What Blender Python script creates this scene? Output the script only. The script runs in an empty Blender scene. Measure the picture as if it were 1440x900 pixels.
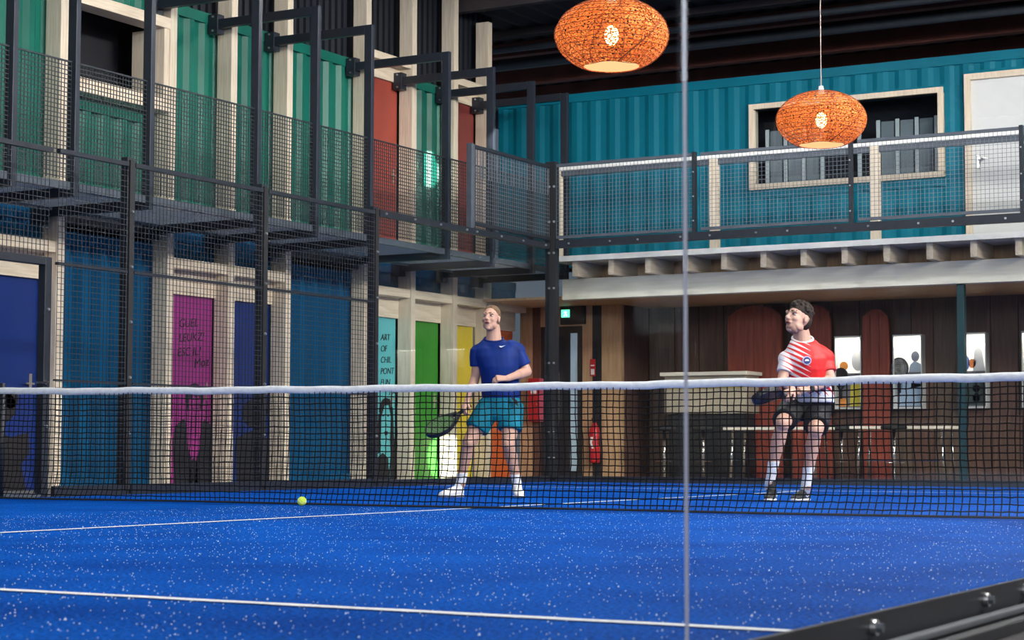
import bpy, math, random
from mathutils import Vector, Matrix
random.seed(7)
sc = bpy.context.scene
COL = sc.collection
PI = math.pi

# ------------------------------------------------------------------ camera
CAM = Vector((11.412, -11.125, .425)); YAW, PITCH, ROLL, FPX = .516, .06744, .0022, 2664.
FW = Vector((-math.sin(YAW)*math.cos(PITCH), math.cos(YAW)*math.cos(PITCH), math.sin(PITCH)))
RT = Vector((math.cos(YAW), math.sin(YAW), 0)); UP = RT.cross(FW)
RT, UP = RT*math.cos(ROLL)+UP*math.sin(ROLL), UP*math.cos(ROLL)-RT*math.sin(ROLL)
def at(px, py, ax, v):
    d = FW+RT*((px-720)/FPX)+UP*((450-py)/FPX)
    return CAM+d*((v-CAM[ax])/d[ax])
cam = bpy.data.cameras.new('camera'); cam.sensor_width = 36; cam.lens = FPX/1440*36
cam.clip_start = .05; cam.clip_end = 200
co = bpy.data.objects.new('camera', cam); COL.objects.link(co)
co.matrix_world = Matrix(((RT.x, UP.x, -FW.x, CAM.x), (RT.y, UP.y, -FW.y, CAM.y), (RT.z, UP.z, -FW.z, CAM.z), (0, 0, 0, 1)))
cam.dof.use_dof = True; cam.dof.focus_distance = 15.5; cam.dof.aperture_fstop = 8
sc.camera = co

# ------------------------------------------------------------------ world, lights, exposure
w = bpy.data.worlds.new('world'); sc.world = w; w.use_nodes = True
bg = w.node_tree.nodes['Background']; bg.inputs[0].default_value = (.62, .78, 1, 1); bg.inputs[1].default_value = .14
def area(name, loc, target, sx, sy, power, col):
    l = bpy.data.lights.new(name, 'AREA'); l.shape = 'RECTANGLE'; l.size = sx; l.size_y = sy; l.energy = power; l.color = col
    o = bpy.data.objects.new(name, l); COL.objects.link(o); o.location = loc
    o.rotation_euler = (Vector(target)-Vector(loc)).to_track_quat('-Z', 'Y').to_euler(); return o
area('roof_skylight', (14.5, 2.5, 6.25), (-1.8, 6, 2.0), 7, 1.0, 2700, (1, .96, .90))  # key light added to strike the facade from the side; no skylight there
area('daylight_side', (19.6, -11, 5.0), (-1, 8, 2.0), 13, 3.0, 1000, (1, .95, .88))
area('daylight_end', (6, -20, 5.5), (2, 6, 2.0), 14, 3.5, 1700, (.90, .93, 1))
FLOODS = [(2.2, 2.0), (7.6, 2.0), (2.2, 7.6), (7.6, 7.6), (2.2, -5.0), (7.6, -5.0)]  # unseen lamps added to light the turf and upper parts
for i, (x, y) in enumerate(FLOODS):
    area('court_floodlight_beam', (x, y, 6.26), (x, y, 0), .6, .35, 170, (1, .98, .95))
def spot(loc, target, rad, power, col, size):
    l = bpy.data.lights.new('sunbeam', 'SPOT'); l.energy = power; l.color = col; l.shadow_soft_size = size
    d = (Vector(target)-Vector(loc)); l.spot_size = 2*math.atan(rad/d.length); l.spot_blend = .35
    o = bpy.data.objects.new('sunbeam', l); COL.objects.link(o); o.location = loc; o.rotation_euler = d.to_track_quat('-Z', 'Y').to_euler()
spot((17.5, 1.0, 4.2), at(619, 645, 0, -2.03), .30, 200000, (1, .95, .85), .02)
spot((17.5, 1.0, 5.6), at(604, 238, 0, -2.03), .26, 150000, (1, .95, .85), .02)
vs = sc.view_settings; vs.view_transform = 'Standard'; vs.look = 'None'; vs.gamma = 1; vs.use_curve_mapping = False
vs.exposure = .12

# ------------------------------------------------------------------ helpers
ORG = {}
def tag(o, label=None, cat=None, group=None, kind=None):
    if label: o['label'] = label
    if cat: o['category'] = cat
    if group: o['group'] = group
    if kind: o['kind'] = kind
    return o
def thing(name, loc, label, cat, group=None, kind=None):
    o = bpy.data.objects.new(name, None); COL.objects.link(o); o.location = loc; o.empty_display_size = .1
    ORG[o.name] = Vector(loc); return tag(o, label, cat, group, kind)
class MB:
    def __init__(s): s.v = []; s.f = []
    def add(s, vs, fs):
        n = len(s.v); s.v += [Vector(q) for q in vs]; s.f += [tuple(i+n for i in f) for f in fs]; return s
    def box(s, x0, x1, y0, y1, z0, z1):
        return s.add([(x0,y0,z0),(x1,y0,z0),(x1,y1,z0),(x0,y1,z0),(x0,y0,z1),(x1,y0,z1),(x1,y1,z1),(x0,y1,z1)],
                     [(0,3,2,1),(4,5,6,7),(0,1,5,4),(1,2,6,5),(2,3,7,6),(3,0,4,7)])
    def bar(s, p, q, wu, wv=None, ref=(0,0,1)):
        p = Vector(p); q = Vector(q); d = (q-p).normalized(); r = Vector(ref)
        if abs(d.dot(r)) > .99: r = Vector((1,0,0))
        u = d.cross(r).normalized(); v = u.cross(d); wv = wv or wu
        o = [u*wu/2+v*wv/2, -u*wu/2+v*wv/2, -u*wu/2-v*wv/2, u*wu/2-v*wv/2]
        return s.add([p+a for a in o]+[q+a for a in o], [(3,2,1,0),(4,5,6,7),(0,1,5,4),(1,2,6,5),(2,3,7,6),(3,0,4,7)])
    def cyl(s, p, q, r0, r1=None, n=12):
        p = Vector(p); q = Vector(q); d = (q-p).normalized(); r1 = r0 if r1 is None else r1
        a = Vector((0,0,1)) if abs(d.z) < .95 else Vector((1,0,0))
        u = d.cross(a).normalized(); v = d.cross(u)
        ring = lambda c, r: [c+u*(r*math.cos(2*PI*i/n))+v*(r*math.sin(2*PI*i/n)) for i in range(n)]
        fs = [(i, (i+1) % n, n+(i+1) % n, n+i) for i in range(n)]+[tuple(range(n-1, -1, -1)), tuple(range(n, 2*n))]
        return s.add(ring(p, r0)+ring(q, r1), fs)
    def tube(s, pts, r, n=6):
        for a, b in zip(pts, pts[1:]): s.cyl(a, b, r, r, n)
        return s
    def ell(s, c, rx, ry, rz, nu=14, nv=9, M=None):
        c = Vector(c); vs = []; fs = []
        for j in range(1, nv):
            t = PI*j/nv
            for i in range(nu):
                p = 2*PI*i/nu; q = Vector((rx*math.sin(t)*math.cos(p), ry*math.sin(t)*math.sin(p), rz*math.cos(t)))
                vs.append(c+(M @ q if M else q))
        t = Vector((0,0,rz)); top = len(vs); vs.append(c+(M @ t if M else t)); vs.append(c-(M @ t if M else t))
        for j in range(nv-2):
            for i in range(nu): fs.append((j*nu+i, (j+1)*nu+i, (j+1)*nu+(i+1) % nu, j*nu+(i+1) % nu))
        for i in range(nu):
            fs.append((top, i, (i+1) % nu)); b = (nv-2)*nu; fs.append((top+1, b+(i+1) % nu, b+i))
        return s.add(vs, fs)
    def cap(s, p, q, r0, r1, n=12):
        s.cyl(p, q, r0, r1, n); s.ell(p, r0, r0, r0, n, 8); s.ell(q, r1, r1, r1, n, 8); return s
    def loft(s, rings, n=20):
        vs = []; fs = []
        for c, u, v in rings:
            c, u, v = Vector(c), Vector(u), Vector(v)
            vs += [c+u*math.cos(2*PI*i/n)+v*math.sin(2*PI*i/n) for i in range(n)]
        for j in range(len(rings)-1):
            for i in range(n): fs.append((j*n+i, j*n+(i+1) % n, (j+1)*n+(i+1) % n, (j+1)*n+i))
        fs += [tuple(range(n-1, -1, -1)), tuple(range((len(rings)-1)*n, len(rings)*n))]
        return s.add(vs, fs)
    def lathe(s, prof, c, n=24, close=False):
        c = Vector(c); vs = []; fs = []; m = len(prof)
        for r, z in prof: vs += [c+Vector((r*math.cos(2*PI*i/n), r*math.sin(2*PI*i/n), z)) for i in range(n)]
        for j in range(m-1):
            for i in range(n): fs.append((j*n+i, j*n+(i+1) % n, (j+1)*n+(i+1) % n, (j+1)*n+i))
        if close: fs += [tuple(range(n-1, -1, -1)), tuple(range((m-1)*n, m*n))]
        return s.add(vs, fs)
    def poly(s, pts, nrm, th):
        """flat outline (3-D points in a plane) given thickness th along nrm"""
        nrm = Vector(nrm)*th; n = len(pts); a = [Vector(p) for p in pts]
        return s.add(a+[p+nrm for p in a], [tuple(range(n-1, -1, -1)), tuple(range(n, 2*n))]+[(i, (i+1) % n, n+(i+1) % n, n+i) for i in range(n)])
    def build(s, name, mat, parent=None, smooth=False, remesh=None, sm=4, bevel=0, **kw):
        org = ORG[parent.name] if parent else Vector((0,0,0))
        own = Vector((0,0,0))
        if parent is None:
            lo = [min(v[k] for v in s.v) for k in range(3)]; hi = [max(v[k] for v in s.v) for k in range(3)]
            own = Vector(((lo[0]+hi[0])/2, (lo[1]+hi[1])/2, lo[2]))
        me = bpy.data.meshes.new(name); me.from_pydata([tuple(v-org-own) for v in s.v], [], s.f); me.update()
        if remesh:
            t = bpy.data.objects.new('tmp', me); COL.objects.link(t)
            m = t.modifiers.new('r', 'REMESH'); m.mode = 'VOXEL'; m.voxel_size = remesh
            m = t.modifiers.new('s', 'SMOOTH'); m.iterations = sm; m.factor = .5
            me2 = bpy.data.meshes.new_from_object(t.evaluated_get(bpy.context.evaluated_depsgraph_get()))
            bpy.data.objects.remove(t); bpy.data.meshes.remove(me); me = me2; me.name = name; smooth = True
        if smooth: me.polygons.foreach_set('use_smooth', [True]*len(me.polygons))
        o = bpy.data.objects.new(name, me); COL.objects.link(o); me.materials.append(mat)
        o.parent = parent; o.location = own; ORG[o.name] = org+own
        if bevel:
            b = o.modifiers.new('bevel', 'BEVEL'); b.width = bevel; b.segments = 2; b.limit_method = 'ANGLE'
        return tag(o, **kw)
def text(name, s, size, M, mat, parent, ext=.002):
    cu = bpy.data.curves.new(name, 'FONT'); cu.body = s; cu.size = size; cu.extrude = ext; cu.align_x = 'LEFT'; cu.shear = .22
    t = bpy.data.objects.new('tmp', cu); COL.objects.link(t)
    me = bpy.data.meshes.new_from_object(t.evaluated_get(bpy.context.evaluated_depsgraph_get()))
    bpy.data.objects.remove(t)
    org = ORG[parent.name]; me.transform(Matrix.Translation(-org) @ M)
    o = bpy.data.objects.new(name, me); COL.objects.link(o); me.materials.clear(); me.materials.append(mat); o.parent = parent; ORG[o.name] = org
    return o

# ------------------------------------------------------------------ materials
def mat(name, c, rough=.6, metal=0, var=0, vscale=6, stretch=(1,1,1), bump=0, emit=None, estr=0, spec=.4, c2=None, detail=4):
    m = bpy.data.materials.new(name); m.use_nodes = True; N = m.node_tree.nodes; L = m.node_tree.links
    b = N['Principled BSDF']; b.inputs['Base Color'].default_value = (*c, 1); b.inputs['Roughness'].default_value = rough
    b.inputs['Metallic'].default_value = metal; b.inputs['Specular IOR Level'].default_value = spec
    if emit: b.inputs['Emission Color'].default_value = (*emit, 1); b.inputs['Emission Strength'].default_value = estr
    if var or bump or c2:
        tc = N.new('ShaderNodeTexCoord'); mp = N.new('ShaderNodeMapping'); mp.inputs['Scale'].default_value = stretch
        nz = N.new('ShaderNodeTexNoise'); nz.inputs['Scale'].default_value = vscale; nz.inputs['Detail'].default_value = detail
        L.new(tc.outputs['Object'], mp.inputs[0]); L.new(mp.outputs[0], nz.inputs['Vector'])
        if var or c2:
            cr = N.new('ShaderNodeValToRGB'); cr.color_ramp.elements[0].position = .3; cr.color_ramp.elements[1].position = .7
            a = c2 or tuple(k*(1-var) for k in c); cr.color_ramp.elements[0].color = (*a, 1)
            cr.color_ramp.elements[1].color = (*(tuple(min(1, k*(1+var*.6)) for k in c) if not c2 else c), 1)
            L.new(nz.outputs['Fac'], cr.inputs[0]); L.new(cr.outputs[0], b.inputs['Base Color'])
        if bump:
            bp = N.new('ShaderNodeBump'); bp.inputs['Strength'].default_value = bump; bp.inputs['Distance'].default_value = .02
            L.new(nz.outputs['Fac'], bp.inputs['Height']); L.new(bp.outputs[0], b.inputs['Normal'])
    return m
M = {}
M['wood'] = mat('spruce_timber', (.76,.66,.53), .65, c2=(.62,.51,.39), vscale=5, stretch=(9,9,.6), bump=.1)
M['woodh'] = mat('spruce_timber_lengthwise', (.78,.67,.53), .65, c2=(.62,.50,.37), vscale=5, stretch=(9,.6,9), bump=.1)
M['woodx'] = mat('whitewashed_timber', (.82,.77,.68), .65, c2=(.72,.66,.56), vscale=4, stretch=(.5,9,9), bump=.08)
M['white_rail'] = mat('white_painted_wood', (.80,.79,.77), .5, var=.08, vscale=8)
M['ply'] = mat('warm_plywood', (.52,.33,.19), .55, c2=(.38,.22,.12), vscale=4, stretch=(6,6,.6))
M['brown'] = mat('dark_brown_wood', (.13,.065,.045), .5, c2=(.065,.033,.025), vscale=4, stretch=(7,7,.5))
M['mahog'] = mat('reddish_wood', (.34,.075,.045), .42, c2=(.20,.042,.028), vscale=4, stretch=(8,8,.5))
M['steel'] = mat('dark_painted_steel', (.015,.018,.026), .45, .1, var=.2, vscale=12)
M['greysteel'] = mat('grey_galvanised_steel', (.085,.10,.125), .45, .3, var=.15, vscale=10)
M['portal'] = mat('dark_blue_grey_steel', (.022,.027,.040), .40, .15, var=.15, vscale=10)
M['galv'] = mat('galvanised_grating', (.62,.66,.70), .5, .0)
M['wire'] = mat('black_coated_wire', (.022,.026,.034), .5, .2)
M['gwire'] = mat('grey_wire', (.16,.18,.21), .5, .4)
M['bolt'] = mat('zinc_bolt', (.55,.56,.58), .3, .9)
M['green'] = mat('green_container_paint', (.006,.145,.105), .42, c2=(.005,.105,.078), vscale=2, stretch=(1,1,.4), spec=.3)
M['blue'] = mat('blue_container_paint', (.001,.085,.20), .55, c2=(.001,.062,.15), vscale=2, stretch=(1,1,.4), spec=.08)
M['teal'] = mat('teal_container_paint', (.001,.150,.225), .5, c2=(.001,.125,.19), vscale=1.5, stretch=(1,1,.4), spec=.15)
M['rail_teal'] = mat('teal_steel_column', (.012,.045,.055), .45, .2)
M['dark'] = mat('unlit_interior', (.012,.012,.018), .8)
M['ceil'] = mat('dark_ceiling_sheet', (.050,.040,.044), .8, var=.3, vscale=2)
M['ceil_red'] = mat('rust_red_beam', (.19,.06,.045), .7, var=.3, vscale=3)
M['concrete'] = mat('grey_concrete', (.16,.16,.17), .85, var=.2, vscale=3, bump=.1)
M['asphalt'] = mat('dark_concrete', (.035,.035,.04), .8, var=.3, vscale=5, bump=.1)
M['woodfloor'] = mat('dark_floor', (.10,.075,.06), .5, var=.3, vscale=2, stretch=(.6,5,1))
M['plaster'] = mat('white_door_paint', (.66,.67,.68), .5, var=.04, vscale=3)
M['rubber'] = mat('black_rubber', (.012,.012,.014), .6)
M['ink'] = mat('black_ink', (.012,.010,.014), .7)
M['white'] = mat('white_plastic', (.75,.75,.75), .45)
M['red'] = mat('red_enamel', (.45,.015,.02), .35)
M['chrome'] = mat('chrome_tube', (.72,.72,.72), .18, 1)
M['court_line'] = mat('white_turf_yarn', (.74,.79,.84), .85, var=.15, vscale=60, bump=.4)
def doormat(n, c): return mat(n, c, .42, var=.10, vscale=2.5)
M['magenta'] = doormat('magenta_door_paint', (.29,.024,.19)); M['navy'] = doormat('navy_door_paint', (.004,.024,.16))
M['aqua'] = doormat('aqua_door_paint', (.11,.47,.50)); M['dgreen'] = doormat('green_door_paint', (.035,.25,.025))
M['yellow'] = doormat('yellow_door_paint', (.78,.60,.05)); M['orange'] = doormat('orange_door_paint', (.70,.13,.02))
M['brick'] = doormat('brick_red_door_paint', (.36,.065,.045)); M['maroon'] = doormat('maroon_door_paint', (.25,.05,.045))

def glassmat(name, tint, refl=1.0):
    m = bpy.data.materials.new(name); m.use_nodes = True; N = m.node_tree.nodes; L = m.node_tree.links; N.clear()
    o = N.new('ShaderNodeOutputMaterial'); mx = N.new('ShaderNodeMixShader'); t = N.new('ShaderNodeBsdfTransparent'); g = N.new('ShaderNodeBsdfGlossy')
    lw = N.new('ShaderNodeLayerWeight'); lw.inputs[0].default_value = .5; f = N.new('ShaderNodeMath'); f.operation = 'POWER'; f.inputs[1].default_value = 5
    L.new(lw.outputs['Facing'], f.inputs[0]); ml = N.new('ShaderNodeMath'); ml.operation = 'MULTIPLY_ADD'; ml.inputs[1].default_value = .8*refl; ml.inputs[2].default_value = .035*refl
    t.inputs[0].default_value = (*tint, 1); g.inputs['Roughness'].default_value = .01
    L.new(f.outputs[0], ml.inputs[0]); L.new(ml.outputs[0], mx.inputs[0]); L.new(t.outputs[0], mx.inputs[1]); L.new(g.outputs[0], mx.inputs[2]); L.new(mx.outputs[0], o.inputs[0])
    return m
M['glass'] = glassmat('clear_toughened_glass', (.975,.988,.985), .5)
M['pane'] = glassmat('window_pane', (.82,.86,.88), 1.3)
M['edge'] = mat('frosted_glass_edge', (.30,.30,.38), .3)

def turf():
    m = bpy.data.materials.new('blue_turf'); m.use_nodes = True; N = m.node_tree.nodes; L = m.node_tree.links; b = N['Principled BSDF']
    b.inputs['Roughness'].default_value = .9; b.inputs['Specular IOR Level'].default_value = .02
    tc = N.new('ShaderNodeTexCoord')
    n1 = N.new('ShaderNodeTexNoise'); n1.inputs['Scale'].default_value = 1.3; n1.inputs['Detail'].default_value = 5
    n2 = N.new('ShaderNodeTexNoise'); n2.inputs['Scale'].default_value = 70; n2.inputs['Detail'].default_value = 3
    n3 = N.new('ShaderNodeTexNoise'); n3.inputs['Scale'].default_value = 150; n3.inputs['Detail'].default_value = 2
    mp = N.new('ShaderNodeMapping'); mp.inputs['Scale'].default_value = (1, .45, 1)
    for n in (n1, n2, n3): L.new(tc.outputs['Object'], n.inputs['Vector'])
    c1 = N.new('ShaderNodeValToRGB'); e = c1.color_ramp.elements; e[0].position = .3; e[1].position = .72
    e[0].color = (.0005,.052,.31,1); e[1].color = (.0008,.094,.49,1); L.new(n1.outputs['Fac'], c1.inputs[0])
    c2 = N.new('ShaderNodeValToRGB'); e = c2.color_ramp.elements; e[0].position = .36; e[1].position = .66
    e[0].color = (.45,.45,.45,1); e[1].color = (1.35,1.35,1.35,1); L.new(n2.outputs['Fac'], c2.inputs[0])
    mu = N.new('ShaderNodeMixRGB'); mu.blend_type = 'MULTIPLY'; mu.inputs[0].default_value = 1; L.new(c1.outputs[0], mu.inputs[1]); L.new(c2.outputs[0], mu.inputs[2])
    c3 = N.new('ShaderNodeValToRGB'); e = c3.color_ramp.elements; e[0].position = .68; e[1].position = .76; e[0].color = (0,0,0,1); e[1].color = (.75,.75,.75,1)
    L.new(n3.outputs['Fac'], c3.inputs[0])
    mx = N.new('ShaderNodeMixRGB'); L.new(c3.outputs[0], mx.inputs[0]); L.new(mu.outputs[0], mx.inputs[1]); mx.inputs[2].default_value = (.42,.55,.80,1)
    L.new(mx.outputs[0], b.inputs['Base Color'])
    bp = N.new('ShaderNodeBump'); bp.inputs['Strength'].default_value = .9; bp.inputs['Distance'].default_value = .02
    L.new(n2.outputs['Fac'], bp.inputs['Height']); L.new(bp.outputs[0], b.inputs['Normal'])
    return m
M['turf'] = turf()
M['sand'] = mat('pale_sand_grain', (.62,.68,.80), .6)

# ------------------------------------------------------------------ the setting: floor, ceiling, hall walls
fl = thing('floor', (5, 0, 0), 'blue artificial turf padel court floor', 'floor', kind='structure')
MB().box(0, 10, -10, 10, -.05, 0).build('turf', M['turf'], fl)
NY, CX = .373, 4.592
for (x0, x1, y0, y1) in ((.05, 9.9, -6.975, -6.925), (.05, 9.9, 6.925, 6.975), (CX-.025, CX+.025, -6.925, 6.925)):
    mb = MB(); L = max(x1-x0, y1-y0); n = 90; vs = []; fs = []
    for i in range(n+1):
        t = i/n
        for k in (0, 1):
            j = random.uniform(-.004, .004)
            if x1-x0 > y1-y0: vs.append((x0+(x1-x0)*t, (y0, y1)[k]+j, .004))
            else: vs.append(((x0, x1)[k]+j, y0+(y1-y0)*t, .004))
    for i in range(n): fs.append((2*i, 2*i+2, 2*i+3, 2*i+1))
    mb.add(vs, fs).build('court_line', M['court_line'], fl)
mb = MB()
for i in range(9000):                      # grains of infill sand lying on the turf
    x = random.uniform(3.0, 9.8); y = random.uniform(-8.5, .1); r = random.uniform(.0011, .0022)
    if random.random() < .03: r *= 1.8
    mb.add([(x-r,y-r,.003),(x+r,y-r,.003),(x,y+r,.003),(x,y,.003+1.6*r)], [(0,1,3),(1,2,3),(2,0,3)])
mb.build('infill_sand', M['sand'], fl, kind='stuff')
MB().box(-2.6, -.06, -12, 12.6, -.06, -.005).build('trim_1', M['concrete'], kind='structure', label='grey concrete strip of floor between court fence and colourful doors')
MB().box(-4, 14, 10.06, 14, -.06, -.004).build('trim_2', M['woodfloor'], kind='structure', label='dark floor of the bar area behind the back glass')
MB().box(10.02, 24, -24, 10.06, -.12, -.055).build('trim_3', M['asphalt'], kind='structure', label='dark floor outside the near glass wall')

ce = thing('ceiling', (5, 5, 6.6), 'dark corrugated hall ceiling with beams', 'ceiling', kind='structure')
mb = MB(); vs = []; fs = []; n = 170
for i in range(n+1):
    x = -6+i*.18; z = 6.62+(.05 if (i//1) % 2 else 0)
    vs += [(x, -24, z), (x, 24, z)]
for i in range(n): fs.append((2*i, 2*i+1, 2*i+3, 2*i+2))
mb.add(vs, fs).build('roof_sheet', M['ceil'], ce)
for y in (-9, -5, -1, 3, 7, 11): MB().box(-6, 24, y-.06, y+.06, 6.42, 6.62).build('roof_beam', M['ceil'], ce)
for k, (y, h, m) in enumerate(((13.1,.10,'ceil'), (13.9,.2,'ceil_red'), (14.9,.16,'ceil'), (15.7,.26,'ceil_red'), (17.2,.3,'ceil_red'), (19,.3,'ceil'))):
    MB().box(-6, 24, y-.08, y+.08, 6.62-h, 6.62).build('roof_beam', M[m], ce)
for y, z, r in ((13.4, 6.42, .05), (14.4, 6.40, .07)):
    MB().cyl((-6, y, z), (24, y, z), r).build('duct_pipe', M['greysteel'], ce, smooth=True)
MB().box(-6, 24, 23.8, 24, 0, 6.6).build('wall_back', M['ceil'], kind='structure', label='dark end wall of the hall above the teal container')
# right hand hall wall with window openings (daylight side)
wr = thing('wall_right', (20, 0, 0), 'dark hall wall with tall windows beside the court', 'wall', kind='structure')
MB().box(20, 20.2, -24, 24, -.1, 3.6).build('wall_panel', M['ceil'], wr)
for y in (-18, -14.5, -11, -7.5, -4): MB().box(19.9, 20.2, y-.12, y+.12, 3.6, 6.6).build('mullion', M['wood'], wr)
MB().box(20, 20.2, -3.9, 24, 3.6, 6.6).build('wall_panel', M['ceil'], wr)
MB().box(20, 20.2, -24, -18.1, 3.6, 6.6).build('wall_panel', M['ceil'], wr)

# ------------------------------------------------------------------ left facade: containers, timber posts, doors
XF = -1.8          # front of the timber posts
XC = -2.02         # face of the containers
def corrugated(y0, y1, z0, z1, face, ax=0, pitch=.29, depth=.045):
    """sheet whose ribs run vertically; ax 0 -> faces +x at x=face, ax 1 -> faces -y at y=face"""
    n = max(1, round((y1-y0)/pitch)); p = (y1-y0)/n; prof = []
    for i in range(n):
        b = y0+i*p; prof += [(b, 0), (b+.28*p, 0), (b+.5*p, depth), (b+.78*p, depth)]
    prof.append((y1, 0)); vs = []; fs = []
    for t, d in prof:
        for z in (z0, z1): vs.append((face-d, t, z) if ax == 0 else (t, face+d, z))
    for i in range(len(prof)-1):
        f = (2*i, 2*i+2, 2*i+3, 2*i+1); fs.append(f if ax == 0 else f[::-1] if False else f)
    # top and bottom rails and end posts
    mb = MB().add(vs, fs)
    if ax == 0:
        mb.box(face-.1, face+.012, y0, y1, z1, z1+.12); mb.box(face-.1, face+.012, y0, y1, z0-.1, z0); mb.box(face-.14, face-.1, y0, y1, z0-.1, z1+.12)
    else:
        mb.box(y0, y1, face-.012, face+.1, z1, z1+.12); mb.box(y0, y1, face-.012, face+.1, z0-.1, z0); mb.box(y0, y1, face+.1, face+.14, z0-.1, z1+.12)
    return mb
STUD = [.0, 1.2, 1.98, 3.03, 4.72, 5.78, 6.84, 8.50, 9.57, 10.62, 11.53]   # front-face centres of the posts
wl = thing('wall_left', (XC, 5, 0), 'two storeys of blue and green corrugated containers along the court', 'wall', kind='structure')
GD = [(-1.3,-.06,'corr'), (.06,1.14,'corr'), (1.26,1.92,'corr'), (2.04,2.97,'navy'), (3.08,4.67,'corr'), (4.78,5.73,'magenta'), (5.83,6.79,'navy'), (6.89,8.44,'corr'), (8.56,9.51,'aqua'), (9.63,10.56,'dgreen'), (10.68,11.48,'yellow'), (11.59,12.6,'orange')]
for y0, y1, k in GD:
    if k == 'corr': corrugated(y0-.05, y1+.05, .1, 2.5, XC, depth=.085).build('container_panel', M['blue'], wl)
    else:
        corrugated(y0-.05, y1+.05, 2.56, 2.68, XC, depth=.03).build('container_panel', M['blue'], wl)
MB().box(XC-.9, XC-.85, -2, 12.64, 0, 6.6).build('container_back', M['dark'], wl)
UP_ = [(-1.3,-.06,'corr'), (.06,1.14,'corr'), (1.26,1.92,'corr'), (2.04,2.97,'corr'), (3.08,4.67,'window'), (4.78,5.73,'corr'), (5.83,6.79,'corr'), (6.89,8.44,'corr'), (8.56,9.51,'brick'), (9.63,10.56,'corr'), (10.68,11.48,'maroon'), (11.59,12.0,'corr')]
for y0, y1, k in UP_:
    if k == 'corr': corrugated(y0-.05, y1+.05, 2.95, 5.2, XC).build('container_panel', M['green'], wl)
    elif k == 'window':
        corrugated(y0-.05, y1+.05, 2.95, 3.9, XC).build('container_panel', M['green'], wl)
        corrugated(y0-.05, y1+.05, 5.1, 5.25, XC).build('container_panel', M['green'], wl)
MB().box(XC-.12, XC, -2, 12.0, 2.7, 2.84).build('floor_band', M['steel'], wl)
mb = MB()
for i in range(105):
    y = -2+i*.135; mb.box(XC-.14, XC-.1, y, y+.07, 5.34, 6.6)
mb.box(XC-.18, XC-.14, -2, 12.2, 5.34, 6.6); mb.build('upper_cladding', mat('dark_ribbed_cladding', (.016,.019,.028), .5), wl)

POST_LABEL = {3.03: 'tall pale timber post between navy door and wide blue container panel', 4.72: 'tall pale timber post left of the magenta door', 5.78: 'tall pale timber post between magenta and navy doors',
 6.84: 'tall pale timber post between navy door and blue container panel', 8.50: 'tall pale timber post left of the aqua door', 9.57: 'tall pale timber post between aqua and green doors',
 10.62: 'tall pale timber post between green and yellow doors', 11.53: 'timber post ending below the ceiling between yellow and orange doors', 1.98: 'pale timber post left of the navy door by the entrance gate', 1.2: 'pale timber post beyond the entrance gate frame', .0: 'pale timber post level with the end of the net'}
for y in STUD:
    top = 6.38 if y == 11.53 else 6.6
    MB().box(XC+.016, XF, y-.055, y+.055, 0, top).build('timber_post', M['wood'], bevel=.004, label=POST_LABEL[y], cat='post', group='timber posts of the container row')
# cross timbers and lintels
tn = 0
for y0, y1, k in GD:
    a, b = y0-.0, y1+.0
    if k != 'corr':
        o = thing('timber_lintel', (XF, (a+b)/2, 2.15), 'pale timber lintel over the %s door' % {'dgreen': 'green'}.get(k, k) if k != 'navy' else 'pale timber lintel over a navy door', 'lintel', 'lintels over the ground floor doors')
        MB().box(XC, XF-.01, a, b, 2.36, 2.47).build('rail', M['woodh'], o, bevel=.004)
        MB().box(XC-.01, XC+.03, a, b, 2.10, 2.36).build('fascia_board', M['woodh'], o)
for y0, y1, k in UP_:
    if k in ('brick', 'maroon'):
        o = thing('timber_lintel', (XF, (y0+y1)/2, 5.18), 'pale timber lintel over the upper %s door' % {'brick': 'brick-red'}.get(k, k), 'lintel')
        MB().box(XC, XF-.01, y0, y1, 5.36, 5.46).build('rail', M['woodh'], o, bevel=.004)
        MB().box(XC-.01, XC+.03, y0, y1, 5.18, 5.36).build('fascia_board', M['woodh'], o)

# doors -------------------------------------------------------------
DN = 0
def door(y0, y1, z0, z1, mkey, label, hand=True, handside=1):
    global DN; DN += 1
    d = thing('door_%d' % DN, (XC, (y0+y1)/2, z0), label, 'door', kind='structure')
    MB().box(XC-.06, XC-.015, y0, y1, z0, z1).build('door_leaf', M[mkey], d, bevel=.003)
    if hand:
        yh = y1-.09 if handside > 0 else y0+.09
        h = MB().box(XC-.015, XC-.008, yh-.02, yh+.02, z0+.95, z0+1.15); h.bar((XC+.03, yh+.01, z0+1.05), (XC+.03, yh-.11, z0+1.05), .018); h.bar((XC-.01, yh, z0+1.05), (XC+.03, yh, z0+1.05), .018)
        h.build('handle', M['chrome'], d)
        hg = y0+.015 if handside > 0 else y1-.015
        for zz in (.25, 1.7): MB().cyl((XC-.008, hg, z0+zz), (XC-.008, hg, z0+zz+.09), .011, n=8).build('hinge', M['bolt'], d)
    return d
def YZ(pts, y, z, s=1): return [(XC-.0145, y+a*s, z+b*s) for a, b in pts]
TM = lambda y, z, rot=0: Matrix(((0,0,1,XC-.013),(1,0,0,y),(0,1,0,z),(0,0,0,1))) @ Matrix.Rotation(rot, 4, 'Z')
def circle(cy, cz, ry, rz, n=20, a0=0, a1=2*PI): return [(cy+ry*math.cos(a0+(a1-a0)*i/n), cz+rz*math.sin(a0+(a1-a0)*i/n)) for i in range(n if a1-a0 > 6.2 else n+1)]
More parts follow.
